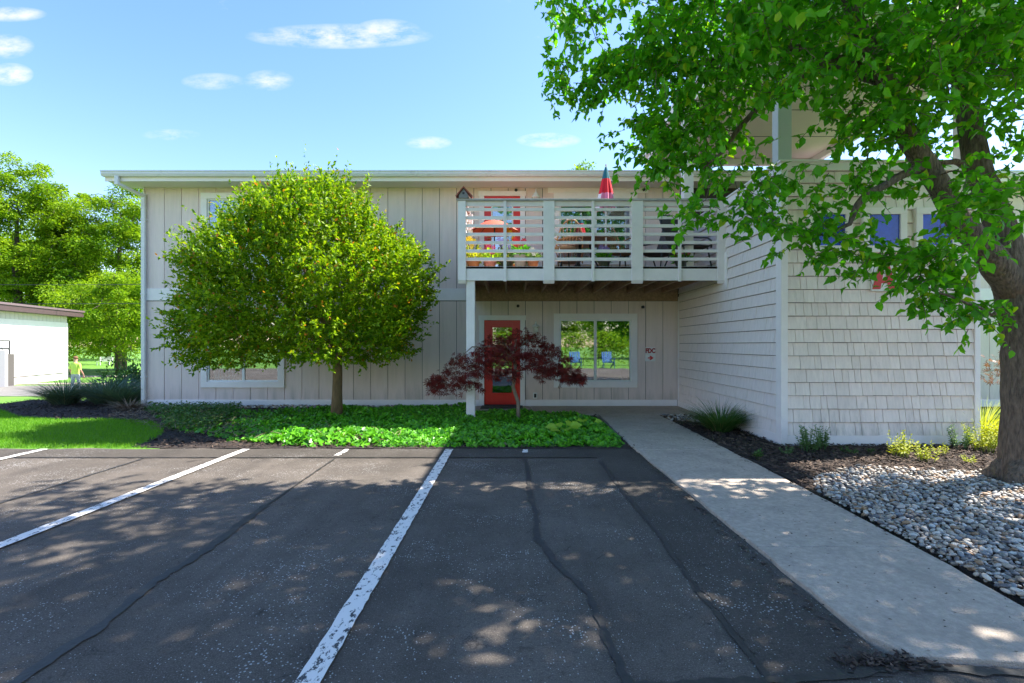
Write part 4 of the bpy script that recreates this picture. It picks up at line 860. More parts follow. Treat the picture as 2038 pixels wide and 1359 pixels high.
vv = vv[(cl_ > -.35) | (rg.random(len(vv)) < .22)][:7600]; vv *= 1+.06*cl_[:0].sum()
sb_ = place(vv); od = norm(sb_-np.array([-3.9, 9.75, 2.2])+rnd(len(sb_), .5, rg)); od[:, 2] += .35; od = norm(od)
sl = rg.uniform(.12, .34, len(sb_))*np.where(rg.random(len(sb_)) < .05, 1.7, 1.); top = vv[:, 2] > .62; sl[top] *= rg.uniform(1, 1.9, top.sum())
P = []; D = []; Nn = []; Z = []; Tn = []
for k in range(15):
    u = ((k+rg.random((len(sb_), 1)))/15); P.append(sb_+od*sl[:, None]*u); D.append(norm(od*.6+rnd(len(sb_), .7, rg))); Nn.append(norm(rnd(len(sb_), .7, rg)+np.array([0, 0, .9]))); Z.append(rg.uniform(.052, .094, len(sb_)))
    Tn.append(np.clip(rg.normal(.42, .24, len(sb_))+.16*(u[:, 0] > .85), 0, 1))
P = np.concatenate(P); okp = P[:, 1] < 11.84; P = P[okp]
m_ = MB(); m_.tube(tk[0], tk[1], 12)
for pts, rs in lb: m_.tube(pts, rs, 8)
m_.build('trunk', barkr, rt, smooth=True)
m_ = MB(); sel = sb_[rg.choice(len(sb_), 420, False)]; grow([tk]+lb, sel, rg, m_, r_tip=.003, k=.009, rmax=.022, n=4, seed_from=12, sag=.03); tag(m_.build('branches', barkr, rt), kind='stuff')
tag(cloud('crown', T_LEAF, P, np.concatenate(D)[okp], np.concatenate(Nn)[okp], np.concatenate(Z)[okp], L_round, rt, tint=np.concatenate(Tn)[okp]), kind='stuff')
# ---- dark red japanese style maple in front of the red door
rg = np.random.default_rng(9); my = 9.6
jm = empty('red_maple', (W(1032, 830, my).x, my, 0), 'small dark red cutleaf maple growing from the ivy in front of the red door', 'tree')
tk = (wp([(1032, 842, my), (1031, 800, my), (1021, 770, my), (1026, 735, my), (1022, 700, my), (1028, 675, my)]), [.042, .036, .036, .034, .026, .014])
lb = [(wp(l), r) for l, r in (([(1025, 740, my), (1050, 733, 9.5), (1072, 722, 9.4), (1110, 715, 9.3)], [.022, .018, .012, .004]), ([(1023, 715, my), (985, 690, 9.4), (940, 690, 9.2), (895, 730, 9.0)], [.022, .016, .012, .004]), ([(1022, 705, my), (1000, 680, 9.8), (965, 690, 10.0), (930, 715, 10.1)], [.018, .013, .01, .004]), ([(1022, 700, my), (1055, 675, 9.8), (1090, 690, 10.0), (1125, 720, 10.1)], [.018, .013, .01, .004]), ([(1020, 730, my), (1000, 725, 9.3), (985, 735, 9.1)], [.012, .009, .004]))]
pads = [(900, 742, 9.0, 42), (925, 722, 9.1, 38), (880, 765, 8.9, 28), (935, 755, 9.2, 30), (945, 700, 9.3, 40), (975, 690, 9.2, 42), (1000, 668, 9.6, 45), (1035, 660, 9.6, 42), (1060, 668, 9.9, 40), (985, 715, 9.0, 35), (1020, 690, 9.2, 42), (1050, 700, 9.2, 40), (1085, 685, 9.8, 36), (1100, 700, 9.5, 38), (1120, 720, 9.4, 36), (1135, 742, 9.3, 30), (1095, 732, 9.1, 34), (1065, 722, 9.0, 34), (1010, 735, 9.0, 28), (960, 732, 8.9, 34), (930, 705, 10.1, 36), (1110, 735, 10.1, 34), (1000, 690, 10.1, 40), (1060, 705, 10.2, 40), (870, 752, 9.2, 22), (1145, 750, 9.7, 20)]
P = []; tg = []
for px, py, Y, r in pads:
    c = np.array(W(px, py, Y)); R = r*Y/F; n = 82; a = rg.random(n)*6.283; q = R*np.sqrt(rg.random(n)); P.append(c+np.stack([q*np.cos(a), q*np.sin(a)*.9, -.55*q*q/R+rg.normal(0, .05, n)], 1)); tg.append(c)
P = np.concatenate(P); tg = np.array(tg)
m_ = MB(); m_.tube(tk[0], tk[1], 9)
for pts, rs in lb: m_.tube(pts, rs, 7)
m_.build('trunk', barkm, jm, smooth=True)
m_ = MB(); grow([tk]+lb, np.concatenate([tg, P[::9]]), rg, m_, r_tip=.002, k=.008, rmax=.012, n=4, seed_from=14); tag(m_.build('branches', barkm, jm), kind='stuff')
cxy = np.array([W(1025, 700, my).x, my, 0]); D = norm((P-cxy)*np.array([1, 1, 0])+rnd(len(P), .4, rg)+np.array([0, 0, -.55]))
tag(cloud('crown', T_STAR, P, D, rnd(len(P), .45, rg)+np.array([0, -.35, 1]), rg.uniform(.07, .115, len(P)), L_maple, jm), kind='stuff')
# ---- big trees behind the garage and behind the building
def far_tree(name, x, y, z0, h, rx, cz, rz, n, label, cat='tree', group=None, leaf=.24, seed=1, tr=.35, lobes=46, fan=True):
    rg = np.random.default_rng(seed); e = empty(name, (x, y, z0), label, cat, group)
    c = np.array([x, y, z0+cz]); v = norm(rg.normal(0, 1, (lobes, 3)))*rg.uniform(.30, 1.0, (lobes, 1))**.7; lc = c+v*np.array([rx, rx*.9, rz])
    tk = ([np.array((x, y, z0-.1)), np.array((x+.1, y, z0+h*.25)), np.array((x-.15, y, z0+h*.5)), np.array((x, y, z0+h*.82))], [tr, tr*.75, tr*.5, .05])
    m_ = MB(); m_.tube(tk[0], tk[1], 9); m_.build('trunk', barkg, e, smooth=True)
    m_ = MB(); grow([tk], lc, rg, m_, r_tip=.03, k=.02, rmax=tr*.45, n=5, seed_from=3); tag(m_.build('branches', barkg, e), kind='stuff')
    sz = rg.uniform(.45, 1.25, lobes); li = rg.integers(0, lobes, n); d = norm(rg.normal(0, 1, (n, 3))); rr_ = rg.random((n, 1))**.4
    P = lc[li]+d*rr_*np.array([1, 1, .6])*(sz[li, None]*rx*(.30 if lobes < 60 else .20)); P[:, 2] -= .12*rx*.36*(rr_[:, 0]**2)
    D = norm(d*np.array([1, 1, .2])+rnd(n, .5, rg)-np.array([0, 0, .3])); Nn = norm(rnd(n, .5, rg)+np.array([0, 0, 1]))
    tag(cloud('crown', T_LEAF, P, D, Nn, rg.uniform(.7, 1.2, n)*leaf, L_far, e, tint=np.clip(rg.normal(.45, .2, n)+rg.normal(0, .16, lobes)[li], 0, 1)), kind='stuff'); return e
G0 = -.86
def fx(px, Y): return (px-CX)*Y/F
far_tree('maple_tree', fx(35, 43), 43, G0, 18.2, 5.2, 11.0, 7.9, 62000, 'tall broad maple at the far left rising over the white garage', seed=21, tr=.5, lobes=260)
far_tree('maple_tree', fx(240, 46), 46, G0, 17.4, 6.2, 10.0, 7.9, 76000, 'tall bright maple between the white garage and the apartment building', seed=22, tr=.5, lobes=300)
far_tree('maple_tree', fx(120, 58), 56, G0, 17, 8.5, 9.0, 8.0, 50000, 'maple standing farther back between the two tall maples', seed=23, tr=.4, leaf=.3, lobes=240)
far_tree('maple_tree', fx(235, 40), 40, G0, 8.5, 5.2, 5.2, 3.6, 40000, 'low spreading tree beside the left end of the apartment building', seed=24, tr=.22, leaf=.2, lobes=160)
far_tree('maple_tree', fx(1140, 42), 42, G0, 18.4, 2.6, 14.9, 2.6, 9000, 'rounded treetop showing above the roof behind the balcony', seed=25, tr=.3)
far_tree('maple_tree', fx(20, 72), 72, G0, 15, 9, 7.5, 6.5, 15000, 'distant maple at the left edge behind the garage roof', seed=26, leaf=.36)
far_tree('maple_tree', fx(215, 78), 78, G0, 14, 10, 6.5, 6, 15000, 'distant tree behind the white bench', seed=28, leaf=.36)
# trees and hedge across the drive, seen in the window reflections
for k, (x, y) in enumerate(((-19, -32), (-8.5, -34), (2, -32), (9.5, -30), (19, -33))):
    far_tree('maple_tree', x, y, -.05, 9+k % 3, 5.6, 4.6, 4.2, 16000, 'tree across the lot mirrored in the ground floor windows', group='trees mirrored in the windows', seed=40+k, leaf=.32)
rg = np.random.default_rng(3); n = 9000; hp = np.stack([rg.uniform(-14, 22, n), -13+rg.normal(0, .45, n), rg.random(n)**.6*2.4+.02], 1)
hd = empty('hedge', (4, -13, -.05), 'clipped green hedge across the lot mirrored in the lower window', 'hedge')
tag(cloud('foliage', T_LEAF, hp, rnd(n, 1, rg), rnd(n, .6, rg)+np.array([0, .5, .6]), rg.uniform(.14, .24, n), L_far, hd), kind='stuff')
m_ = MB()
for x in np.arange(-13.5, 22, 1.1): m_.tube([(x, -13, -.05), (x+.1, -13, .9)], [.03, .015], 5)
tag(m_.build('stems', barkg, hd), kind='stuff')
bl = mat('blue_plastic', (.03, .13, .35), .5)
for x, lab in ((4.1, 'left'), (6.2, 'right')):
    y = -8.6; e = empty('garden_chair', (x, y, -.05), f'{lab} one of two blue garden chairs mirrored in the lower window', 'chair', 'blue garden chairs')
    for k in range(5): m_ = MB(); u = -.24+.12*k; m_.bar((x+u, y-.28, .3), (x+u*1.2, y-.62, 1.0), .10, .02, up=(0, 1, .4)); m_.build('back_slat', bl, e)
    for k in range(4): m_ = MB(); m_.bar((x-.29, y-.2+.13*k, .30+.025*k), (x+.29, y-.2+.13*k, .30+.025*k), .11, .02); m_.build('seat_slat', bl, e)
    for s_ in (-1, 1):
        m_ = MB(); m_.bar((x+s_*.34, y-.45, .55), (x+s_*.34, y+.32, .58), .12, .025); m_.build('arm', bl, e)
        m_ = MB(); m_.bar((x+s_*.31, y+.26, -.05), (x+s_*.31, y+.26, .565), .03, .09); m_.build('leg', bl, e)
        m_ = MB(); m_.bar((x+s_*.28, y-.6, -.04), (x+s_*.28, y+.28, .36), .03, .10); m_.build('leg', bl, e)
# ---- ground cover
from mathutils.geometry import intersect_point_line
def inpoly(P, poly):
    x, y = P[:, 0], P[:, 1]; r = np.zeros(len(P), bool); n = len(poly)
    for i in range(n):
        x1_, y1_ = poly[i][0], poly[i][1]; x2_, y2_ = poly[(i+1) % n][0], poly[(i+1) % n][1]
        c = ((y1_ > y) != (y2_ > y)) & (x < (x2_-x1_)*(y-y1_)/((y2_-y1_) if y2_ != y1_ else 1e-9)+x1_); r ^= c
    return r
def sample(poly, n, rg):
    a = np.array([p[:2] for p in poly]); lo, hi = a.min(0), a.max(0); out = np.zeros((0, 2))
    while len(out) < n: q = rg.uniform(lo, hi, (n*2, 2)); out = np.concatenate([out, q[inpoly(q, poly)]])
    return out[:n]
def sn(P, f, s=0): return np.sin(P[:, 0]*f+1.3+s)*np.cos(P[:, 1]*f*1.17+.7*s)+.5*np.sin(P[:, 0]*f*2.3+P[:, 1]*f*1.9+s)
rg = np.random.default_rng(31)
ivyp = [(-3.0, 7.22), (1.55, 7.22), (1.66, 7.6), (1.64, 9.3), (1.2, 10.2), (-.9, 10.36), (-1.05, 11.25), (-6.2, 11.3), (-7.7, 11.5), (-7.2, 10.2), (-6.2, 9.0), (-5.2, 8.2), (-4.2, 7.6)]
q = sample(ivyp, 30000, rg); dens = np.clip((q[:, 0]+5.4)/2.6, .13, 1)*np.clip(1-.55*((q[:, 0] < -1.9) & (q[:, 1] < 8.3))*(sn(q, 1.7) > -.3), 0, 1); q = q[rg.random(len(q)) < dens]
edge = np.clip(np.minimum.reduce([(q[:, 1]-7.15)/.35, (1.72-q[:, 0])/.3, np.full(len(q), 1.)]), .05, 1); hgt = edge*(.10+.045*sn(q, 2.1)+.03*sn(q, 6, 2))*np.clip((q[:, 0]+6.5)/3, .35, 1)
P = np.column_stack([q, .012+np.maximum(hgt, .01)*(.55+.45*rg.random(len(q)))]); a = rg.random(len(q))*6.283
iv = tag(cloud('ivy', T_IVY, P, np.column_stack([np.cos(a), np.sin(a)-.35, -.25-.5*rg.random(len(q))]), rnd(len(q), .55, rg)+np.array([0, -.25, 1]), rg.uniform(.055, .095, len(q)), L_ivy, loc=(0, 0, 0)), 'dense bright green ivy covering the bed before the building', 'ivy', kind='stuff')
q = sample([(-7.8, 11.6), (-8.4, 10.4), (-6.2, 8.6), (-4.0, 7.5), (-1.6, 7.35), (-1.8, 8.0), (-4.5, 9.6)], 1500, rg); a = rg.random(1500)*6.283
tag(cloud('dry_stems', T_BLADE, np.column_stack([q, rg.uniform(.01, .09, 1500)]), np.column_stack([np.cos(a), np.sin(a), rg.uniform(-.1, .35, 1500)]), rnd(1500, .3, rg)+np.array([0, 0, 1]), rg.uniform(.10, .3, 1500), L_dry, width=.009, loc=(0, 0, 0)), 'dry brown vine stems tangled at the front of the bed', 'stems', kind='stuff')
# low green creeper by the left corner
q = sample([(-8.6, 11.6), (-6.2, 11.6), (-5.0, 8.4), (-5.6, 8.1), (-6.4, 9.2), (-7.9, 10.8)], 5200, rg); a = rg.random(len(q))*6.283; kk = sn(q, 1.9, 1) > -.35; q = q[kk]; a = a[kk]
tag(cloud('creeper', T_LEAF, np.column_stack([q, rg.uniform(.02, .16, len(q))]), np.column_stack([np.cos(a), np.sin(a), rg.uniform(-.2, .7, len(q))]), rnd(len(q), .5, rg)+np.array([0, 0, 1]), rg.uniform(.03, .08, len(q)), L_fount, loc=(0, 0, 0)), 'low straggly green creeper at the left corner of the building', 'creeper', kind='stuff')
# bark chips
q = np.concatenate([sample([(3.06, 4.9), (3.9, 5.6), (7.2, 5.6), (7.2, 7.3), (3.9, 7.3), (3.9, 10.3), (3.06, 10.3)], 15000, rg)]); a = rg.random(len(q))*6.283
tag(cloud('bark_chips', T_CHIP, np.column_stack([q, .012+rg.random(len(q))*.03]), np.column_stack([np.cos(a), np.sin(a), rg.normal(0, .22, len(q))]), rnd(len(q), .3, rg)+np.array([0, 0, 1]), rg.uniform(.02, .075, len(q)), chipm, bed2, width=rg.uniform(.008, .022, len(q)), tint=rg.random(len(q))**1.8), kind='stuff')
q = sample(bed_poly, 22000, rg); a = rg.random(len(q))*6.283
tag(cloud('bark_chips', T_CHIP, np.column_stack([q, .010+rg.random(len(q))*.03]), np.column_stack([np.cos(a), np.sin(a), rg.normal(0, .22, len(q))]), rnd(len(q), .3, rg)+np.array([0, 0, 1]), rg.uniform(.02, .075, len(q)), chipm, bed, width=rg.uniform(.008, .022, len(q)), tint=rg.random(len(q))**2.6*.8), kind='stuff')
# pebbles
bm = bmesh.new(); bmesh.ops.create_icosphere(bm, subdivisions=2, radius=1); bm.verts.ensure_lookup_table(); icv = np.array([v.co[:] for v in bm.verts]); icf = [tuple(v.index for v in f.verts) for f in bm.faces]; bm.free()
pebm = bpy.data.materials.new('river_pebble'); pebm.use_nodes = True; N = pebm.node_tree.nodes; Lk = pebm.node_tree.links; b_ = N['Principled BSDF']; b_.inputs['Roughness'].default_value = .55
a_ = N.new('ShaderNodeAttribute'); a_.attribute_name = 'tint'; r_ = N.new('ShaderNodeValToRGB'); r_.color_ramp.interpolation = 'CONSTANT'; e_ = r_.color_ramp.elements
cols = [(.44, .39, .33), (.22, .20, .17), (.58, .52, .44), (.32, .25, .19), (.13, .12, .12), (.58, .55, .50), (.33, .20, .11), (.42, .34, .26), (.24, .24, .24), (.48, .42, .36)]
e_[0].color = (*cols[0], 1); e_[1].position = .1; e_[1].color = (*cols[1], 1)
for i in range(2, 10): n_ = e_.new(i/10); n_.color = (*cols[i], 1)
Lk.new(a_.outputs['Fac'], r_.inputs[0]); nn_ = N.new('ShaderNodeTexNoise'); nn_.inputs['Scale'].default_value = 60; nn_.inputs['Detail'].default_value = 5; mr = N.new('ShaderNodeMapRange'); mr.inputs[3].default_value = .72; mr.inputs[4].default_value = 1.25; g_ = N.new('ShaderNodeNewGeometry'); Lk.new(g_.outputs['Position'], nn_.inputs['Vector'])
Lk.new(nn_.outputs['Fac'], mr.inputs[0]); mu = N.new('ShaderNodeVectorMath'); mu.operation = 'SCALE'; Lk.new(r_.outputs[0], mu.inputs[0]); Lk.new(mr.outputs[0], mu.inputs['Scale']); Lk.new(mu.outputs[0], b_.inputs['Base Color'])
def pebble_shape(rg):
    f = rg.uniform(2, 3.5); ph = rg.uniform(0, 6, 3); s = 1+.13*np.sin(f*icv[:, 0]+ph[0])+.11*np.sin(f*icv[:, 1]+ph[1])
    return icv*s[:, None]*np.array([1, rg.uniform(.62, .85), rg.uniform(.42, .6)])
shapes = [pebble_shape(rg) for _ in range(10)]
def pebbles(name, pts, sizes, zb_, parent, indiv=0, loc=None):
    n = len(pts); sc = sizes/pts[:, 1]; pj = proj(np.column_stack([pts, np.full(n, .03)])); key = np.where((pj[:, 0] < 2038) & (pj[:, 1] < 1359) & (pj[:, 0] > 0), sc, 0)
    order = np.argsort(-key); ind = set(order[:indiv].tolist()); VV = []; FF = []; TT = []; o0 = org(parent); mesh = {}
    for i in range(n):
        k = int(rg.integers(0, 10)); t = (int(rg.integers(0, 10))+.5)/10; R = Matrix.Rotation(rg.random()*6.283, 3, 'Z') @ Matrix.Rotation(rg.normal(0, .22), 3, 'X') @ Matrix.Rotation(rg.normal(0, .22), 3, 'Y')
        p = np.array([pts[i, 0], pts[i, 1], zb_[i]])
        if i in ind:
            kk = (k % 3, int(t*10))
            if kk not in mesh:
                me = bpy.data.meshes.new('pebble'); me.from_pydata([tuple(v) for v in shapes[kk[0]]], [], icf); at = me.attributes.new('tint', 'FLOAT', 'POINT'); at.data.foreach_set('value', np.full(len(icv), t, np.float32)); me.polygons.foreach_set('use_smooth', [True]*len(icf)); me.materials.append(pebm); mesh[kk] = me
            o = link('pebble', mesh[kk], parent); o.location = Vector(p)-o0; o.rotation_euler = R.to_euler(); o.scale = (sizes[i]/2,)*3
        else:
            FF.append(np.array(icf)+len(VV)*len(icv)); VV.append(shapes[k]*(sizes[i]/2) @ np.array(R).T+p-np.array(o0)); TT.append(np.full(len(icv), t, np.float32))
    V = np.concatenate(VV); Fa = np.concatenate(FF); me = bpy.data.meshes.new(name); me.from_pydata(V.tolist(), [], Fa.tolist()); at = me.attributes.new('tint', 'FLOAT', 'POINT'); at.data.foreach_set('value', np.concatenate(TT)); me.polygons.foreach_set('use_smooth', [True]*len(Fa)); me.materials.append(pebm)
    return tag(link(name, me, parent), kind='stuff')
def grid(poly, s, rg, jit=.33):
    a = np.array(poly); lo, hi = a.min(0), a.max(0); xs = np.arange(lo[0], hi[0], s); ys = np.arange(lo[1], hi[1], s*.9); g = np.array([(x+(j % 2)*s/2, y) for j, y in enumerate(ys) for x in xs])+rg.normal(0, s*jit*.5, (len(xs)*len(ys), 2)); return g[inpoly(g, poly)]
pebpoly = [(2.86, 2.45), (6.9, 2.45), (7.0, 5.5), (6.2, 5.75), (5.0, 5.7), (4.1, 5.95), (3.30, 5.5), (3.02, 5.0), (2.95, 3.8)]
g1 = grid(pebpoly, .042, rg); g2 = grid(pebpoly, .058, rg); g = np.concatenate([g1, g2]); sz = np.concatenate([rg.uniform(.024, .055, len(g1)), rg.uniform(.024, .064, len(g2))])
zz = np.concatenate([rg.uniform(.018, .03, len(g1)), rg.uniform(.036, .052, len(g2))]); away = np.hypot(g[:, 0]-base.x, g[:, 1]-base.y) > .34; g = g[away]; sz = sz[away]; zz = zz[away]
pebbles('pebble_cover', g, sz, zz, bed2, 300)
g1 = grid([(-8.5, 11.42), (-1.0, 11.35), (-1.0, 11.82), (-8.5, 11.84)], .075, rg); pebbles('pebble_strip', g1, rg.uniform(.05, .09, len(g1)), rg.uniform(.025, .055, len(g1)), bed)
g1 = grid([(3.06, 9.6), (3.86, 9.2), (3.86, 10.35), (3.06, 10.35)], .07, rg); pebbles('pebble_strip', g1, rg.uniform(.05, .08, len(g1)), rg.uniform(.02, .04, len(g1)), bed2)
# lawn
lawnp = [(-22, 7.0), (-5.0, 7.0), (-5.0, 12.4), (-22, 12.4)]
lawn = sheet('lawn', lawnp, -.004, grassm, t=.06)
q = sample([(-15, 7.13), (-5.2, 7.13), (-5.2, 12.5), (-15, 12.5)], 150000, rg); vis_ = proj(np.column_stack([q, np.zeros(len(q))])); q = q[(~inpoly(q, bed_poly)) & (vis_[:, 0] > -260)]
tag(cloud('grass_blades', T_BLADE, np.column_stack([q, np.full(len(q), -.006)]), rnd(len(q), .35, rg)+np.array([0, 0, .9]), rnd(len(q), 1, rg), rg.uniform(.03, .075, len(q)), L_lawn, lawn, width=.006), kind='stuff')
# arching grass clumps
tt = np.linspace(0, 1, 6); T_ARC = (np.array([(s_*.5*(1-t**2.2), t, -.62*t*t) for t in tt for s_ in (-1, 1)]), sum([[(2*i, 2*i+1, 2*i+3), (2*i, 2*i+3, 2*i+2)] for i in range(5)], []))
def clump(x, y, z, r, L_, n, m, label, name='ornamental_grass', lean=.75, group=None, seed=1):
    rg = np.random.default_rng(seed); e = empty(name, (x, y, z), label, 'grass', group); a = rg.random(n)*6.283; rr_ = r*.45*np.sqrt(rg.random(n)); out_ = np.column_stack([np.cos(a), np.sin(a), np.zeros(n)])
    P = np.array([x, y, z])+out_*rr_[:, None]; s = rg.uniform(.35, 1., (n, 1))*lean; D = out_*s+np.array([0, 0, 1.])+rnd(n, .12, rg); Nn = np.array([0, 0, 1.])-out_*.2+rnd(n, .1, rg)
    Nn = np.cross(np.cross(D, np.array([0, 0, 1.])), D)
    D2 = norm(D); N2 = -norm(out_-D2*(out_*D2).sum(1, keepdims=True))
    tag(cloud('blades', T_ARC, P, D2, N2, rg.uniform(.6, 1.1, n)*L_, m, e, width=rg.uniform(.006, .013, n)), kind='stuff'); return e
grp = 'blue green grass clumps by the left corner'
clump(-11.0, 12.35, 0, .5, .85, 1300, L_blue, 'leftmost blue green arching grass clump on the mulch bed', group=grp, seed=1)
clump(-10.1, 12.5, 0, .5, .95, 1300, L_blue, 'middle blue green arching grass clump on the mulch bed', group=grp, seed=2)
clump(-9.35, 12.1, 0, .45, .8, 1200, L_blue, 'blue green arching grass clump nearest the building corner', group=grp, seed=3)
clump(-8.65, 11.35, 0, .35, .42, 500, L_dry, 'dry tan grass tuft at the foot of the downspout', name='dry_grass', lean=1.4, seed=4)
clump(3.50, 8.45, 0, .36, .62, 1000, L_fount, 'green fountain grass against the shingled wall beside the walk', seed=5)
clump(7.25, 7.75, 0, .42, .8, 800, L_gold, 'sunlit yellow green grass behind the pear trunk', seed=6)
def bush(x, y, z, r, h, n, m, label, leaf=.07, name='shrub', seed=1, tpl=T_LEAF):
    rg = np.random.default_rng(seed); e = empty(name, (x, y, z), label, 'shrub'); d = norm(rg.normal(0, 1, (n, 3))); d[:, 2] = np.abs(d[:, 2]); u = rg.random((n, 1))**.35; bump_ = 1+.2*np.sin(4*np.arctan2(d[:, 1:2], d[:, 0:1]))
    P = np.array([x, y, z+.08])+d*u*np.array([r, r, h])*bump_; tag(cloud('foliage', tpl, P, d+rnd(n, .6, rg), rnd(n, .5, rg)+np.array([0, 0, 1]), rg.uniform(.7, 1.2, n)*leaf, m, e), kind='stuff')
    m_ = MB()
    for k in range(14): p = P[int(rg.integers(0, n))]; m_.tube([(x+rg.normal(0, .03), y, z-.02), (x*.5+p[0]*.5, y*.5+p[1]*.5, z+(p[2]-z)*.6), tuple(p)], [.014, .009, .004], 5)
    tag(m_.build('stems', barkg, e), kind='stuff'); return e
bush(fx(262, 14.2), 14.2, gz(-11, 14.2), .85, 1.05, 2600, L_fount, 'leafy green shrub behind the downspout at the left corner', leaf=.11, seed=2)
bush(fx(200, 13.6), 13.7, gz(-11, 13.7), .5, .5, 900, L_blue, 'low grey green shrub behind the arching grasses', leaf=.08, seed=3)
def plant(x, y, h, ns, spread, m, label, leaf=.055, seed=1, group=None, name='perennial_plant'):
    rg = np.random.default_rng(seed); e = empty(name, (x, y, .008), label, 'plant', group); m_ = MB(); P = []; D = []; Nn = []; Z = []
    for k in range(ns):
        a = rg.random()*6.283; s = spread*math.sqrt(rg.random()); b = np.array([x+s*math.cos(a)*.5, y+s*math.sin(a)*.5, .008]); t = np.array([x+s*math.cos(a), y+s*math.sin(a), h*rg.uniform(.55, 1.05)]); m_.tube([b, b*.5+t*.5+np.array([0, 0, .03]), t], [.004, .003, .0015], 4)
        nl = int(6+h*26)
        for i in range(nl):
            u = .2+.8*i/nl; p = b*(1-u)+t*u; c = i*2.4+rg.random(); d = np.array([math.cos(c), math.sin(c), .45+.5*(u > .9)]); P.append(p); D.append(d); Nn.append(np.array([0, 0, 1.])+rg.normal(0, .25, 3)); Z.append(leaf*rg.uniform(.6, 1.15)*(1.15-.55*u))
    tag(m_.build('stems', m, e), kind='stuff'); tag(cloud('foliage', T_LEAF, np.array(P), np.array(D), np.array(Nn), np.array(Z), m, e, width=np.array(Z)*.8), kind='stuff'); return e
def gp(px, py): v = GP(px, py); return v.x, v.y
plant(*gp(1608, 900), .36, 20, .17, L_sage, 'larger grey green leafy plant at the left corner of the shingled wall', .075, 1)
plant(*gp(1638, 897), .34, 16, .13, L_sage, 'grey green leafy plant just right of the larger one at the wall base', .07, 2)
plant(*gp(1510, 915), .13, 7, .07, L_fount, 'tiny grassy plant alone in the mulch beside the walk', .07, 3)
plant(*gp(1566, 906), .11, 6, .10, L_sage, 'small low plant left of the grey green leafy plants', .05, 4)
plant(*gp(1690, 905), .10, 8, .14, L_fount, 'low green seedling cluster at the middle of the wall base', .05, 5)
plant(*gp(1730, 903), .08, 4, .05, L_fount, 'tiny green seedling in the dark mulch right of the cluster', .05, 6)
plant(*gp(1795, 912), .34, 18, .20, L_gold, 'yellow green leafy plant in the sun at the middle of the shingled wall', .065, 7)
plant(*gp(1845, 922), .28, 12, .16, L_gold, 'yellow green plant in front of the sunny mulch patch', .06, 8)
plant(*gp(1872, 908), .20, 5, .10, L_gold, 'thin yellow green stems between the yellow plants', .05, 9)
plant(*gp(1915, 895), .34, 14, .2, L_sage, 'taller bluish leafy plant near the right corner of the shingled wall', .07, 10)
plant(*gp(1960, 900), .45, 26, .25, L_gold, 'bright yellow green bushy plant left of the pear trunk', .07, 11)
plant(*gp(1930, 925), .14, 6, .12, L_gold, 'low yellow plant at the edge of the pebbles near the trunk', .05, 12)
# hosta: a few big leaves
for (px, py, n, s, lab, sd_) in ((1122, 862, 7, .20, 'lime green broad leaved hosta in the ivy near the maple', 1), (1172, 848, 4, .13, 'small lime green hosta seedling right of the bigger one', 2)):
    rg = np.random.default_rng(sd_); p = GP(px, py, .1); e = empty('hosta', (p.x, p.y, .0), lab, 'plant')
    for k in range(n):
        a = 6.283*k/n+rg.random()*.4; st = np.array([p.x+.10*math.cos(a), p.y+.10*math.sin(a), .16+.05*rg.random()]); m_ = MB(); m_.tube([(p.x, p.y, 0), tuple(st)], .006, 5); m_.build('stem', L_hosta, e)
        cloud('leaf', T_PEAR, [st], [(math.cos(a), math.sin(a)-.2, .15)], [(math.cos(a)*.3, -.6, 1)], [s], L_hosta, e, width=[s*1.25])
# second small red maple peeking out behind the trunk
e = empty('red_shrub', (W(1985, 800, 9.5).x, 9.5, 0), 'small bronze leaved shrub peeking out left of the pear trunk', 'shrub')
rg = np.random.default_rng(8); c0 = np.array(W(1995, 735, 9.5)); P = c0+rg.normal(0, .16, (90, 3)); m_ = MB(); m_.tube([(c0[0]+.1, 9.5, 0), (c0[0]+.05, 9.5, .5), tuple(c0)], [.02, .015, .006], 6)
for p in P[::6]: m_.tube([tuple(c0), tuple(p)], .003, 4)
tag(m_.build('stems', barkm, e), kind='stuff'); cloud('foliage', T_STAR, P, rnd(90, 1, rg), rnd(90, .5, rg)+np.array([0, -.4, 1]), rg.uniform(.06, .1, 90), leafmat('bronze_leaf', (.20, .07, .02), (.32, .10, .03), .3), e)
# bits of bark and leaf litter strewn over the walk and along its edges
n = 900; q = np.column_stack([rg.uniform(1.72, 3.0, n), rg.uniform(2.3, 9.5, n)]); ed_ = rg.random(n) < .62; side_ = rg.random(n) < .5; q[ed_, 0] = np.where(side_[ed_], 1.70-np.abs(rg.normal(0, .035, ed_.sum())), 2.93+.02*q[ed_, 1]/3+rg.normal(0, .04, ed_.sum())); a = rg.random(n)*6.283
on = (q[:, 0] > 1.8) & (q[:, 0] < 2.82); zz = np.where(on, .0315, np.where(q[:, 0] < 1.8, .010, .033))
tag(cloud('leaf_litter', T_CHIP, np.column_stack([q, zz]), np.column_stack([np.cos(a), np.sin(a), rg.uniform(0, .2, n)]), rnd(n, .15, rg)+np.array([0, 0, 1]), np.where(on, rg.uniform(.008, .02, n), rg.uniform(.01, .04, n)), chipm, loc=(0, 0, 0), width=np.where(on, rg.uniform(.004, .01, n), rg.uniform(.008, .02, n)), tint=rg.random(n)**2), 'dark bark bits scattered over the concrete walk and its edges', 'litter', kind='stuff')
n = 220; q = np.column_stack([1.72+rg.normal(0, .13, n), 2.31+rg.normal(0, .03, n)]); a = rg.random(n)*6.283
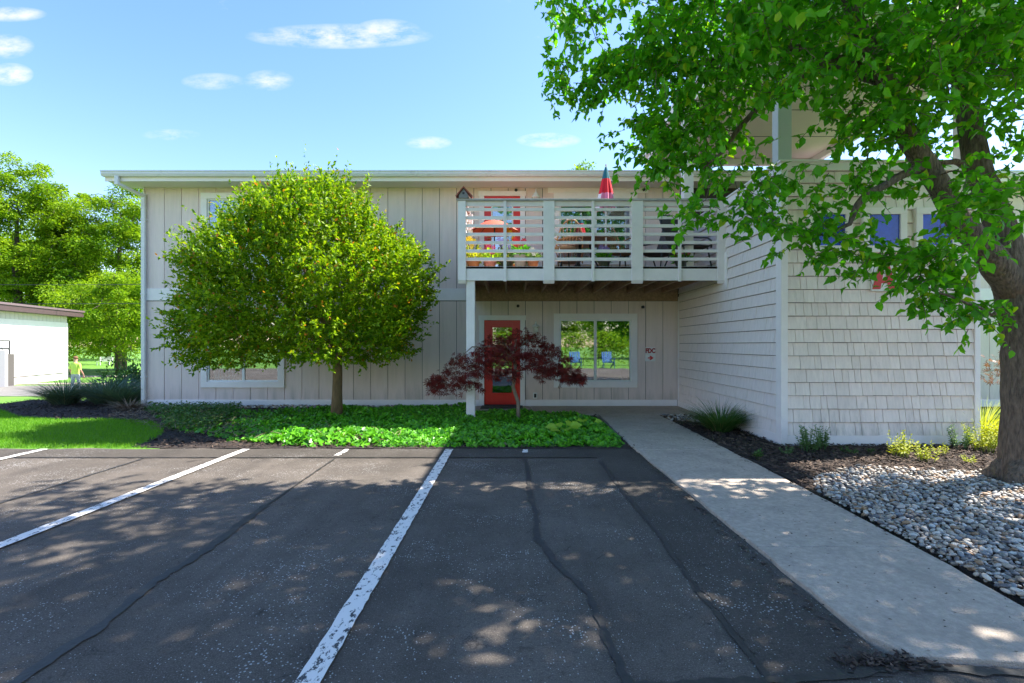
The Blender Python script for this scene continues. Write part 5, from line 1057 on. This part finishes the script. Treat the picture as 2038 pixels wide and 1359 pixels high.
tag(cloud('soil_debris', T_CHIP, np.column_stack([q, rg.uniform(.009, .02, n)]), np.column_stack([np.cos(a), np.sin(a), rg.uniform(0, .5, n)]), rnd(n, .4, rg)+np.array([0, 0, 1]), rg.uniform(.012, .04, n), chipm, loc=(0, 0, 0), width=rg.uniform(.008, .02, n), tint=rg.random(n)**3), 'dark clump of debris at the near corner of the walk', 'debris', kind='stuff')
# ------------------------------------------------------------------ FAR LEFT: garage, cabinet, person, bench, wires
P0 = Vector((-30.1, 34, 0)); U = Vector((.235, -.972, 0)).normalized(); NN = Vector((.972, .235, 0)).normalized(); Lg = 15
gm = mat('garage_stucco', (.76, .75, .72), .9, var=.04, vscale=3, bump=.3, bscale=30); brown = mat('brown_fascia', (.075, .045, .045), .6, var=.1, vscale=4); gpan = mat('garage_panel', (.55, .54, .50), .8, var=.05, vscale=2)
gar = empty('garage', tuple(P0[:2])+(G0,), 'long white garage with flat brown edged roof at the far left', 'garage')
def gb(u0, u1, n0, n1, z0, z1, nm, m, par=gar):
    vs = [P0+U*u+NN*n+Vector((0, 0, z)) for z in (z0, z1) for n in (n0, n1) for u in (u0, u1)]; m_ = MB(); m_.add(vs, [(0, 2, 3, 1), (4, 5, 7, 6), (0, 1, 5, 4), (2, 6, 7, 3), (0, 4, 6, 2), (1, 3, 7, 5)]); return m_.build(nm, m, par)
gw = gb(0, Lg, -8, 0, G0-.05, 2.95, 'wall', gm)
gb(0, Lg, -8, -.03, 2.95, 3.37, 'parapet', dark)
for k in range(int(Lg/.35)): gb(k*.35+.01, k*.35+.34, -.03, -.005, 2.95, 3.37, 'siding_panel', gpan)
gb(-.8, Lg, -8.2, .55, 3.38, 3.40, 'soffit', brown); gr = gb(-.8, Lg, -8.2, .55, 3.401, 3.78, 'roof', brown); gb(-.85, Lg, .551, .60, 3.70, 3.82, 'drip_edge', mat('brown_metal', (.16, .11, .12), .4), gr)
gb(-.02, .16, .001, .03, G0, 2.94, 'corner_trim', trim); gb(.17, Lg, .001, .02, G0+.42, G0+.47, 'base_flashing', brown)
cp = P0+U*8.0+NN*.45
ca = empty('utility_cabinet', (cp.x, cp.y, G0), 'grey utility cabinet with pipes against the white garage wall', 'cabinet')
cgm = mat('cabinet_grey', (.22, .22, .24), .5); wm = mat('cabinet_beige', (.45, .40, .36), .6)
gb(6.6, 7.25, .05, .6, G0-.02, 1.15, 'door_panel', cgm, ca); gb(7.28, 7.75, .05, .62, G0-.02, 1.20, 'side_panel', wm, ca); gb(5.75, 6.3, .05, .5, G0-.02, .95, 'meter_box', mat('meter_brown', (.10, .085, .08), .6), ca); gb(6.32, 6.56, .05, .55, G0-.02, 1.05, 'frame', whitem, ca)
a, b = P0+U*5.8+NN*.3, P0+U*7.9+NN*.3
m_ = MB(); m_.tube([(a.x, a.y, .95), (a.x, a.y, 1.7), (b.x, b.y, 1.7), (b.x, b.y, 1.2)], .04, 7); m_.tube([(a.x, a.y, 1.25), (b.x, b.y, 1.25)], .05, 7); m_.build('pipe', blackm, ca)
m_ = MB(); c = a.lerp(b, .7); m_.lathe((c.x, c.y, 1.6), [(.05, 0), (.13, .05), (.13, .2), (.05, .26)], 12); m_.build('meter', mat('meter_dark', (.06, .06, .06), .4), ca, smooth=True)
# person seen from behind
px_, py_ = fx(150, 24), 24.0
pe = empty('person', (px_, py_, G0), 'person in a yellow green shirt and pale jeans walking away beside the white garage', 'person')
J = {'pel': (0, 0, .92, .15, .11), 'sp': (0, 0, 1.12, .16, .11), 'ch': (0, .01, 1.34, .185, .12), 'nk': (0, .0, 1.50, .06, .06), 'hd0': (0, .02, 1.58, .075, .085), 'hd1': (0, .03, 1.69, .078, .09), 'hd2': (0, .02, 1.76, .045, .05)}
ch_ = [('pel', 'sp'), ('sp', 'ch'), ('ch', 'nk'), ('nk', 'hd0'), ('hd0', 'hd1'), ('hd1', 'hd2')]
for s_, t_ in ((-1, 'l'), (1, 'r')):
    J.update({'hp'+t_: (s_*.10, 0, .88, .095, .10), 'kn'+t_: (s_*.11, .06*s_+.03, .48, .062, .065), 'ak'+t_: (s_*.11, .10*s_-.04, .08, .042, .045), 'to'+t_: (s_*.12, .10*s_+.13, .03, .04, .03),
              'sh'+t_: (s_*.21, 0, 1.42, .06, .06), 'el'+t_: (s_*.29, -.05*s_, 1.13, .042, .042), 'wr'+t_: (s_*.30, -.02*s_+.12, .90, .028, .03), 'pa'+t_: (s_*.29, -.02*s_+.15, .82, .03, .02)})
    ch_ += [('pel', 'hp'+t_), ('hp'+t_, 'kn'+t_), ('kn'+t_, 'ak'+t_), ('ak'+t_, 'to'+t_), ('ch', 'sh'+t_), ('sh'+t_, 'el'+t_), ('el'+t_, 'wr'+t_), ('wr'+t_, 'pa'+t_)]
    for k in range(5):
        l = (.06, .08, .085, .08, .065)[k]; J[f'f{t_}{k}'] = (s_*(.285-.01*k+(.0 if k else .02)), -.02*s_+.19-.02*k+(.02 if k == 0 else 0), .80-l, .009, .009); ch_.append(('pa'+t_, f'f{t_}{k}'))
keys = list(J); me = bpy.data.meshes.new('body'); me.from_pydata([J[k][:3] for k in keys], [(keys.index(a), keys.index(b)) for a, b in ch_], [])
tmp = bpy.data.objects.new('tmp', me); C.objects.link(tmp); sk = tmp.modifiers.new('s', 'SKIN'); sv = me.skin_vertices[0].data
for i, k in enumerate(keys): sv[i].radius = J[k][3:5]; sv[i].use_root = (k == 'pel')
ss = tmp.modifiers.new('ss', 'SUBSURF'); ss.levels = 2; dg = bpy.context.evaluated_depsgraph_get(); bme = bpy.data.meshes.new_from_object(tmp.evaluated_get(dg)); bpy.data.objects.remove(tmp)
sk_m = mat('skin', (.55, .28, .20), .6); sh_m = mat('neon_shirt', (.62, .78, .12), .8, var=.12, vscale=9); jn_m = mat('pale_jeans', (.38, .43, .47), .85, var=.1, vscale=12); so_m = mat('shoe', (.06, .05, .05), .7)
bme.materials.clear()
for q in (sk_m, sh_m, jn_m, so_m): bme.materials.append(q)
for p in bme.polygons:
    c = p.center; arm = abs(c.x) > .215
    p.material_index = 3 if c.z < .07 else 2 if (c.z < .93 and abs(c.x) < .235) else 1 if (c.z < 1.485 and (not arm or c.z > 1.16)) else 0
    p.use_smooth = True
link('body', bme, pe)
m_ = MB(); m_.lathe((0, .015, 1.66), [(.088, 0), (.095, .05), (.08, .10), (.04, .13)], 14); hr = m_.build('hair', mat('short_hair', (.20, .10, .05), .9), pe, smooth=True, loc=(0, 0, 0))
# bench, wires
bx_, by_ = fx(208, 57), 57.0; be = empty('garden_bench', (bx_, by_, G0), 'white slatted garden bench on the far lawn below the trees', 'bench')
for k in range(4): m_ = MB(); m_.box(bx_-.75, bx_+.75, by_-.2+.12*k, by_-.11+.12*k, G0+.42, G0+.45); m_.build('seat_slat', whitem, be)
for k in range(4): m_ = MB(); m_.bar((bx_-.75, by_+.28+.03*k, G0+.55+.12*k), (bx_+.75, by_+.28+.03*k, G0+.55+.12*k), .02, .09); m_.build('back_slat', whitem, be)
for s_ in (-1, 1):
    for y in (-.2, .25): m_ = MB(); m_.box(bx_+s_*.7-.03, bx_+s_*.7+.03, by_+y-.03, by_+y+.03, G0-.02, G0+(.42 if y < 0 else .95)); m_.build('leg', whitem, be)
for k, (z_, y, lab) in enumerate(((5.35, 32.5, 'upper dark overhead wire crossing in front of the left maples'), (4.2, 32.2, 'lower thin overhead wire above the garage roof'))):
    m_ = MB(); m_.tube([(x, y, z_+.0007*(x+30)**2-.1*k) for x in np.linspace(-60, -6, 24)], .018, 5); tag(m_.build('overhead_wire', blackm), lab, 'wire')
for i, x in enumerate((-60, -6)):
    m_ = MB(); m_.tube([(x, 32.35, G0-.1), (x, 32.35, 7.4)], [.16, .12], 10); e = empty('utility_pole', (x, 32.35, G0), ('wooden utility pole left of the frame holding the wires', 'wooden utility pole hidden behind the building holding the wires')[i], 'pole'); m_.build('shaft', barkg, e); m_ = MB(); m_.box(x-.06, x+.06, 31.6, 33.1, 6.8, 6.9); m_.build('crossarm', barkg, e)
